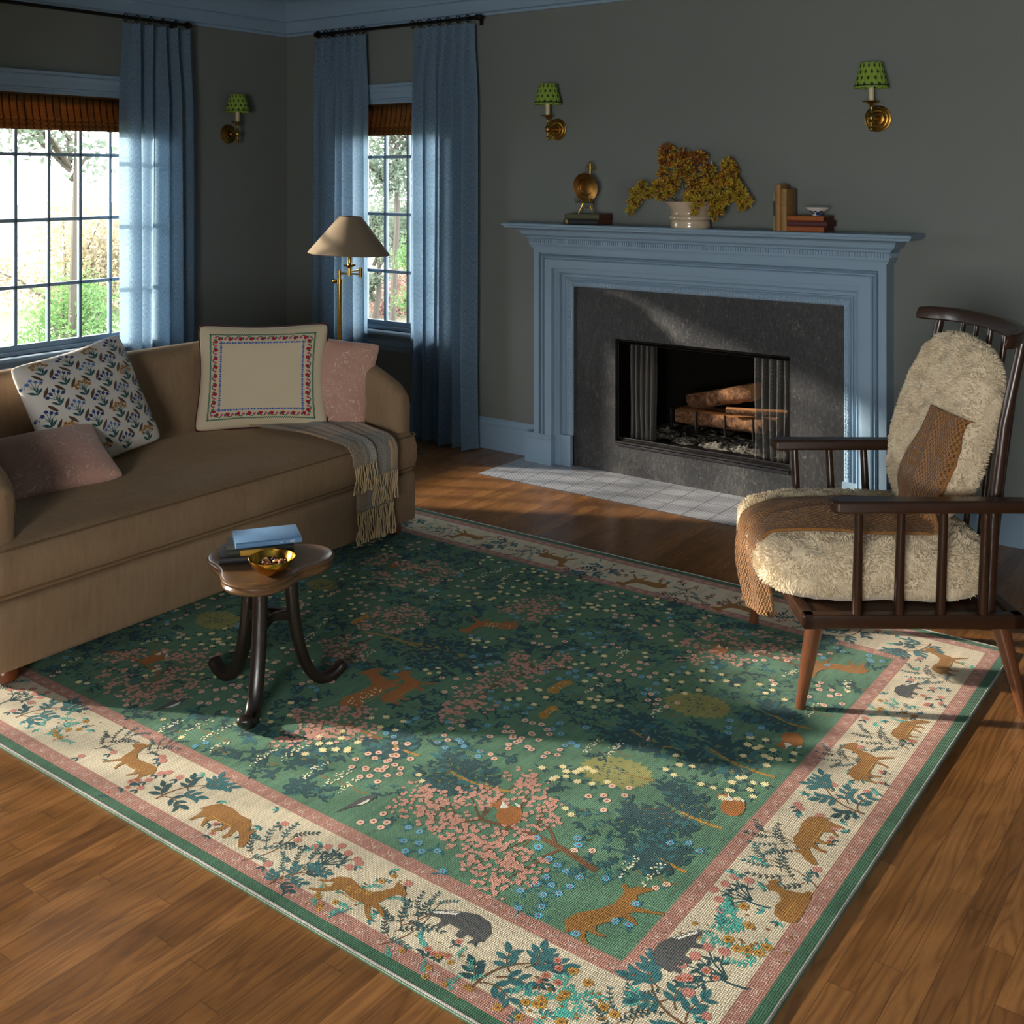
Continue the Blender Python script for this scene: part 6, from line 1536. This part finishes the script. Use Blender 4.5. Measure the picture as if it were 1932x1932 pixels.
pinktree(F2([(720, 1395), (660, 1368), (610, 1362)]), PC(T2), .014); tree_occ(T2)
T3 = [(885, 1315, .055), (905, 1295, .05), (930, 1275, .06), (960, 1255, .05), (985, 1245, .045), (1000, 1275, .05), (960, 1290, .055), (1010, 1260, .05), (870, 1335, .055), (910, 1330, .05), (850, 1350, .05), (980, 1235, .04), (1040, 1250, .045), (1060, 1240, .04)]
pinktree(F2([(1080, 1262), (1010, 1262), (940, 1290), (890, 1325)]), PC(T3), .013); tree_occ(T3)
T4 = [(985, 1148, .055), (1010, 1135, .05), (1030, 1150, .055), (1000, 1165, .045), (960, 1150, .045), (1045, 1130, .04)]
pinktree(F2([(1060, 1150), (1010, 1150), (975, 1150)]), PC(T4), .010); tree_occ(T4)
T5 = [(715, 1155, .06), (745, 1165, .055), (775, 1155, .05), (700, 1180, .05), (740, 1185, .05), (760, 1145, .045), (800, 1170, .04)]
pinktree(F2([(800, 1180), (740, 1170), (710, 1165)]), PC(T5), .010); tree_occ(T5)
T6 = [(705, 1060, .055), (735, 1050, .05), (765, 1065, .055), (720, 1085, .05), (790, 1075, .05), (820, 1065, .055), (840, 1080, .05), (815, 1095, .045), (750, 1100, .04)]
pinktree(F2([(690, 1040), (750, 1060), (800, 1080)]), PC(T6), .010); tree_occ(T6)
T7 = [(215, 1275, .06), (250, 1235, .055), (225, 1300, .055), (275, 1305, .06), (320, 1235, .055), (355, 1240, .05), (340, 1270, .055), (300, 1285, .06), (370, 1290, .05), (265, 1320, .045), (340, 1310, .045), (385, 1255, .04), (205, 1240, .05), (400, 1235, .04)]
pinktree(F2([(200, 1225), (260, 1245), (300, 1270), (290, 1290)]), PC(T7), .016); tree_occ(T7)
T8 = [(1310, 1215, .05), (1340, 1200, .05), (1375, 1195, .05), (1400, 1215, .045), (1345, 1235, .05), (1300, 1245, .045), (1390, 1245, .05), (1430, 1225, .045), (1465, 1225, .05), (1490, 1210, .04), (1500, 1240, .045), (1330, 1175, .04), (1440, 1195, .04)]
pinktree(F2([(1540, 1265), (1440, 1235), (1370, 1222), (1320, 1225)]), PC(T8), .014); tree_occ(T8)
T9 = [(640, 1225, .05), (660, 1240, .055), (625, 1245, .045), (680, 1225, .045), (650, 1205, .04), (620, 1215, .04)]
pinktree(F2([(700, 1205), (650, 1225)]), PC(T9), .009); tree_occ(T9)
for base, tip, sp in (((962, 1493), (850, 1455), .12), ((1362, 1562), (1270, 1520), .14), ((1462, 1466), (1340, 1412), .13), ((690, 1192), (830, 1245), .15), ((760, 1210), (900, 1250), .12), ((1280, 1415), (1190, 1375), .12), ((790, 1425), (740, 1400), .09), ((1530, 1375), (1450, 1345), .10), ((1295, 1645), (1240, 1610), .08), ((1470, 1590), (1400, 1560), .09)):
    if base[0] == 1470: continue
    b, t = FP(*base), FP(*tip); leaftree(b, t, sp); occ.append(((b[0] + t[0]) / 2, (b[1] + t[1]) / 2, sp * .9))
at(1140, 1718, .11, deer, math.radians(64), 'stroll', .205); at(680, 1515, .05, magpie, PI / 2 - .4, .13); at(1378, 1518, .07, fox, PI / 2 + .2, .12); at(1490, 1397, .07, fox, PI / 2 + .5, .12, -1)
at(700, 1305, .13, deer, PI / 2, 'leap', .26, G['fox'], True); at(760, 1298, .08, deer, PI / 2, 'walk', .2, G['fox']); at(1053, 1296, .05, spotted, PI / 2, .12, -1); at(1035, 1342, .05, spotted, PI / 2, .10); at(925, 1180, .09, deer, PI + .4, 'walk', .19, G['fox'], True)
at(320, 1332, .06, magpie, PI / 2 - .3, .16); at(290, 1240, .06, fox, PI / 2, .12); at(1355, 1225, .05, fox, PI / 2, .10); at(1575, 1260, .08, deer, PI + .3, 'walk', .20, G['ochre']); at(905, 1064, .04, magpie, PI / 2 + .6, .12); at(745, 1065, .05, fox, PI / 2, .09)
at(680, 1168, .04, spotted, PI / 2, .10); at(1595, 1245, .05, rings, PI / 2, .10, 6, .011, G['blue'], G['rust']); at(1220, 1395, .04, magpie, PI / 2, .09)
at(1190, 1462, .09, fern, PI / 2 + .2, 1.15); at(1340, 1335, .09, fern, PI / 2 + .2, 1.15); at(400, 1165, .09, fern, -PI / 2, 1.1); at(600, 1100, .06, fern, -PI / 2, .8)
blues = [(1050.6, 1632), (1068, 1643), (1031, 1654), (1094, 1655), (1012, 1668), (1041, 1669), (1076, 1672), (981, 1680), (1025, 1688), (1055, 1685), (979, 1713), (1022, 1710), (1016, 1727), (1144, 1657), (1200, 1705), (1161, 1737), (1186, 1744), (1086, 1761), (762, 1586), (790, 1590), (765, 1605), (796, 1606), (825, 1605), (835, 1643), (845, 1362), (895, 1377), (920, 1368), (870, 1400), (840, 1410), (825, 1400), (865, 1395), (875, 1408), (1265, 1590), (1300, 1590), (1320, 1605), (955, 1335), (975, 1330), (990, 1345), (940, 1325), (1000, 1335), (1080, 1225), (1100, 1230), (1110, 1215), (1130, 1228), (1060, 1230), (1145, 1215), (660, 1255), (640, 1262), (628, 1245)]
for a, b in blues:
    x, y = FP(a, b); occ.append((x, y, .012)); r0 = .0125
    for w in range(3): p.leaf(x + rr_.uniform(-.01, .01), y + rr_.uniform(-.01, .01), rr_.uniform(0, 6.3), .026, .008, G['teal2'], 2)
    p.daisy(x, y, r0, G['blue'], G['rust'], 9, rr_, 5)
for a, b, n in ((705, 1440, 11), (735, 1450, 9), (760, 1425, 6), (1150, 1505, 7), (960, 1395, 9), (990, 1380, 7), (980, 1405, 5), (415, 1310, 9), (440, 1330, 6), (560, 1240, 7), (1170, 1265, 8), (1220, 1260, 7), (1180, 1165, 6), (865, 1290, 5), (700, 1130, 8), (650, 1120, 8), (880, 1100, 7), (830, 1015, 0), (1480, 1160, 6), (1240, 1190, 8), (740, 1095, 6), (965, 1255, 0)):
    if n: at(a, b, .07, rings, 0, .075, n, .0105, G['salmon'], G['rust'])
for a, b, n in ((640, 1400, 8), (610, 1410, 6), (1100, 1462, 7), (1065, 1455, 6), (1375, 1480, 7), (1400, 1490, 6), (1440, 1415, 8), (1460, 1430, 5), (960, 1120, 7), (1010, 1105, 0), (1110, 1150, 7), (1150, 1140, 6), (400, 1200, 7), (440, 1215, 6), (660, 1085, 6), (1290, 1290, 7), (1330, 1280, 5), (900, 1130, 6), (1570, 1310, 0)):
    if n: at(a, b, .07, daisies, 0, .075, n, .0135, G['ypet'], G['cpet'])
for a, b in ((1195, 1635), (1240, 1650), (1120, 1410), (1165, 1415), (560, 1420), (500, 1430), (640, 1470), (665, 1482), (600, 1455), (380, 1372), (410, 1385), (1250, 1340), (920, 1085), (950, 1075), (1180, 1235), (1540, 1340), (690, 1240)): at(a, b, .035, umbel, PI / 2, 1.1)
at(1175, 1555, .12, lcloud, 0, .13, 50, .022, .009); at(1225, 1560, .08, lcloud, 0, .09, 24, .030, .013); at(510, 1400, .09, lcloud, 0, .10, 22, .034, .015); at(560, 1440, .09, lcloud, 0, .10, 24, .034, .015); at(600, 1420, .07, lcloud, 0, .09, 20, .03, .012); at(1230, 1390, .10, lcloud, 0, .11, 22, .036, .017); at(1150, 1370, .08, lcloud, 0, .10, 34, .020, .008); at(1330, 1400, .08, lcloud, 0, .09, 18, .036, .017)
# filler over the rest of the field
fx0, fx1, fy0, fy1 = RX0 + W_P2 + .02, RXe - W_P2 - .03, RY0_ + W_P2 + .03, RY1_ - W_P2 - .03
tries = 0
for k in range(9000):
    x, y = rr_.uniform(fx0, fx1), rr_.uniform(fy0, fy1); big = k < 2600; R = .062 if big else .027
    if any(math.hypot(x - u, y - w) < (q + R * .66) for u, w, q in occ): continue
    R = min(R, x - fx0 + .02, fx1 - x + .02, y - fy0 + .02, fy1 - y + .02)
    if R < .014: continue
    occ.append((x, y, R * .72)); p.push(x, y, PI / 2 + rr_.uniform(-.4, .4)); t = rr_.random()
    if big:
        if t < .34: lcloud(R * 1.2, 13, .030, .013)
        elif t < .52: lcloud(R * 1.2, 22, .018, .007)
        elif t < .66: rings(R * 1.1, 6, .0105, G['salmon'], G['rust'])
        elif t < .78: daisies(R * 1.1, 5, .013, G['ypet'], G['cpet'])
        elif t < .88: rings(R * 1.1, 5, .0115, G['blue'], G['rust'])
        else: umbel(1.0); lcloud(R, 8, .022, .009)
    else:
        if t < .55: lcloud(R * 1.3, 5, .022, .009, None, False)
        elif t < .72: rings(R, 2, .0095, G['salmon'], G['rust'])
        elif t < .82: compound(5, .06, .003, .018, .007, G['teal2'], G['ochre'], .2, 0, -.03, PI / 2)
        elif t < .9: daisies(R, 2, .012, G['ypet'], G['cpet'], False)
        else: rings(R, 2, .010, G['blue'], G['rust'])
    p.pop()
r = thing('area_rug', 'large green woodland patterned area rug with cream animal border', 'rug', ((RX0 + RXe) / 2, (RY0_ + RY1_) / 2, 0))
mb = MB(); mb.cur = 0
clipx = lambda v: min(RXe - .001, max(RX0 + .001, v)); clipy = lambda v: min(RY1_ - .001, max(RY0_ + .001, v))
field_lo = lambda x, y: (x, y)
mb.cur = G['dgreen']
e = .004; mb.add([(RX0, RY0_, .0005), (RXe, RY0_, .0005), (RXe, RY1_, .0005), (RX0, RY1_, .0005), (RX0, RY0_, RZ - .001), (RXe, RY0_, RZ - .001), (RXe, RY1_, RZ - .001), (RX0, RY1_, RZ - .001)], [(0, 3, 2, 1), (0, 1, 5, 4), (1, 2, 6, 5), (2, 3, 7, 6), (3, 0, 4, 7)])
lay_polys(mb, p, lambda x, y, h: Vector((clipx(x), clipy(y), RZ - .001 + h)), eps=.00013)
mb.cur = G['bind']
mb.tube([(RX0 + e, RY0_ + e, .0052), (RXe - e, RY0_ + e, .0052), (RXe - e, RY1_ - e, .0052), (RX0 + e, RY1_ - e, .0052)], .0055, 8, closed=True)
mb.build('woven_pile', rug_mats, r, smooth=False, fix=False); kids_world(r)
# ================================================================== OUTDOORS
s = NT('garden_ground'); v = s.coord('Object'); n = s.noise(v, .8, 6, .7); s.base(s.mix(n, lin('3a402a'), lin('6a6850'))); s.p(rough=1); M_ground = s.m
mb = MB()
for q in ((-70, -40, -.16, 60), (-.16, .17, 40, 60)): mb.box((q[0], q[1], -.62), (q[2], q[3], -.5))
o = mb.build('garden_ground', M_ground, smooth=False); struct(o)
def leafmat(nm, a, b):
    s = NT(nm); v = s.coord('Object'); n = s.noise(v, 2.2, 3); s.base(s.mix(n, lin(a), lin(b))); s.p(rough=.6, spec=.2)
    tr = s.node('ShaderNodeBsdfTranslucent'); tr.inputs[0].default_value = lin(b); mx = s.node('ShaderNodeMixShader'); mx.inputs[0].default_value = .35
    s.l.new(s.b.outputs[0], mx.inputs[1]); s.l.new(tr.outputs[0], mx.inputs[2]); s.l.new(mx.outputs[0], s.out.inputs[0]); return s.m
M_leafA = leafmat('pale_green_leaves', '4c5a4c', '748270'); M_leafB = leafmat('fresh_green_leaves', '446639', '6c8f56'); M_leafP = leafmat('pink_flower_heads', '8a6862', 'ab8c80'); M_leafT = leafmat('dry_tan_twigs', '7a7058', '9c9276')
M_bark2 = simple('grey_tree_bark', '4a453c', .9)
def tree(name, label, cat, pos, h, crown, nl, mat, seed, leaf=.11, trunk=True, gaps=0.0, group=None):
    rnd = random.Random(seed); x, y = pos; r = thing(name, label, cat, (x, y, -.5), group=group)
    mb = MB(); cz0, cz1, cr = crown
    tips = []
    if trunk:
        mb.tube([(x, y, -.5), (x + .1, y, cz0 * .6), (x, y + .1, cz0 + .4 * (cz1 - cz0)), (x - .1, y, cz1 - .3)], [.045, .04, .03, .012], 7)
    for k in range(16 if trunk else 9):
        a = rnd.uniform(0, 2 * PI); zz = rnd.uniform(cz0, cz1); rr = cr * rnd.uniform(.35, 1) * (1 - .5 * abs((zz - (cz0 + cz1) / 2) / (cz1 - cz0) * 2) ** 2)
        p = Vector((x + rr * cos(a), y + rr * sin(a), zz)); st = Vector((x, y, max(-.45, zz - rr * .8 if trunk else -.45)))
        mb.tube([st, st.lerp(p, .5) + Vector((0, 0, .1)), p], [.03, .02, .007], 5); tips += [p, st.lerp(p, .7)]
    mb.build('branches', M_bark2, r)
    mb = MB()
    for k in range(nl):
        t = rnd.choice(tips); p = t + Vector((rnd.gauss(0, .3), rnd.gauss(0, .3), rnd.gauss(0, .25))) * (cr * .55)
        a = Vector((rnd.gauss(0, 1), rnd.gauss(0, 1), rnd.gauss(0, .8) - .3)).normalized(); b = a.cross(Vector((rnd.gauss(0, 1), rnd.gauss(0, 1), rnd.gauss(0, 1)))).normalized(); L = leaf * rnd.uniform(.6, 1.3)
        if p.z < -.5: p.z = -.45
        mb.add([p, p + a * L * .5 + b * L * .22, p + a * L, p + a * L * .5 - b * L * .22], [(0, 1, 2, 3)])
    o = mb.build('foliage', mat, r, smooth=False, fix=False); o['kind'] = 'stuff'; kids_world(r)
WK = lambda k, s=0: (.97 - 4.9 * k + s, .08 + 5.34 * k)
LK = lambda k, s=0: (-.08 - 5.95 * k, -1.5 + 3.55 * k + s)
tree('garden_tree', 'tall leafy tree filling the upper panes of the window behind the lamp', 'tree', WK(1.05, -.1), 6, (1.7, 3.6, 1.1), 8000, M_leafA, 1, .085)
tree('garden_tree', 'grey green tree in the middle of the fireplace wall window view', 'tree', WK(2.0, .6), 5, (-.2, 3.0, 1.6), 9000, M_leafA, 2, .12)
tree('garden_tree', 'small fresh green tree low in the right panes of the fireplace wall window', 'tree', WK(.85, .42), 4, (-.2, 1.0, .40), 4200, M_leafB, 3, .045)
tree('flowering_shrub', 'pink flowering shrub low in the fireplace wall window view', 'shrub', WK(1.35, -.2), 1, (-.4, .25, .8), 5200, M_leafP, 4, .06, trunk=False)
tree('garden_tree', 'slender grey green tree before the pink shrub in the garden', 'tree', WK(1.15, -.45), 3, (-.1, 1.2, .38), 3200, M_leafA, 5, .05)
tree('garden_tree', 'pale tree in the upper panes of the window beside the sofa', 'tree', LK(.95), 6, (1.9, 3.6, 1.0), 1500, M_leafA, 6, .11)
tree('garden_shrub', 'wide tan shrub in the window beside the sofa', 'shrub', LK(1.6), 2, (-.3, 1.2, 1.6), 7500, M_leafT, 7, .09, trunk=False)
tree('garden_shrub', 'fresh green shrub before the tan one in the window beside the sofa', 'shrub', LK(1.0, -.1), 1, (-.4, .35, .9), 5500, M_leafB, 8, .06, trunk=False)
tree('flowering_shrub', 'low pinkish shrub at the bottom of the window beside the sofa', 'shrub', LK(.55), 1, (-.4, -.05, .6), 3800, M_leafP, 9, .05, trunk=False)
tree('shade_tree', 'loose garden tree beyond the left wall that dapples the sunlight', 'tree', (-7.4, -10.4), 6, (2.0, 4.6, 1.7), 1500, M_leafA, 10, .22)

# ================================================================== LIGHT
w = bpy.data.worlds.new('world'); bpy.context.scene.world = w; w.use_nodes = True
bg = w.node_tree.nodes['Background']; bg.inputs[0].default_value = (.95, .98, 1.0, 1); bg.inputs[1].default_value = SKY
sl = bpy.data.lights.new('sun', 'SUN'); so = bpy.data.objects.new('sun', sl); C.objects.link(so)
sd = Vector((.862, .448, -.288)).normalized(); so.rotation_euler = (-sd).to_track_quat('Z', 'Y').to_euler(); so.location = (-6, -4, 6)
sl.energy = SUN; sl.color = (1.0, .90, .76); sl.angle = math.radians(1.6)
def portal(W, M):
    l = bpy.data.lights.new('window_portal', 'AREA'); l.shape = 'RECTANGLE'; l.size = W[1] - W[0]; l.size_y = W[3] - W[2]; l.cycles.is_portal = True
    o = bpy.data.objects.new('window_portal', l); C.objects.link(o)
    c = M @ Vector(((W[0] + W[1]) / 2, WT + .01, (W[2] + W[3]) / 2)); n = M.to_3x3() @ Vector((0, -1, 0)); o.matrix_world = Matrix.Translation(c) @ (-n).to_track_quat('Z', 'Y').to_matrix().to_4x4()
portal(W1, MLEFT); portal(W2, MBACK); portal(W3, MLEFT); portal(W4, MLEFT); 
def fill_lamp(W, M, e, nm):
    l = bpy.data.lights.new(nm, 'AREA'); l.shape = 'RECTANGLE'; l.size = W[1] - W[0] - .1; l.size_y = W[3] - W[2] - .1; l.energy = e; l.color = (1.0, .96, .90); o = bpy.data.objects.new(nm, l); C.objects.link(o)
    c = M @ Vector(((W[0] + W[1]) / 2, WT + .05, (W[2] + W[3]) / 2)); n = M.to_3x3() @ Vector((0, -1, 0)); o.matrix_world = Matrix.Translation(c) @ (-n).to_track_quat('Z', 'Y').to_matrix().to_4x4()
fill_lamp(W6, MFRONT, FILL, 'added_front_fill')  # added area lamp outside the front window, brightens the room from behind the camera
sc_ = bpy.context.scene
sc_.view_settings.view_transform = 'Standard'; sc_.view_settings.look = 'None'; sc_.view_settings.gamma = 1; sc_.view_settings.use_curve_mapping = False
sc_.view_settings.exposure = EXPO
cy = sc_.cycles; cy.use_denoising = True; cy.denoiser = 'OPENIMAGEDENOISE'; cy.denoising_input_passes = 'RGB_ALBEDO_NORMAL'; cy.denoising_prefilter = 'ACCURATE'
cy.max_bounces = 7; cy.diffuse_bounces = 5; cy.glossy_bounces = 3; cy.transmission_bounces = 3; cy.transparent_max_bounces = 10; cy.sample_clamp_indirect = 6; cy.caustics_reflective = False; cy.caustics_refractive = False
cy.use_adaptive_sampling = True; cy.adaptive_threshold = .02
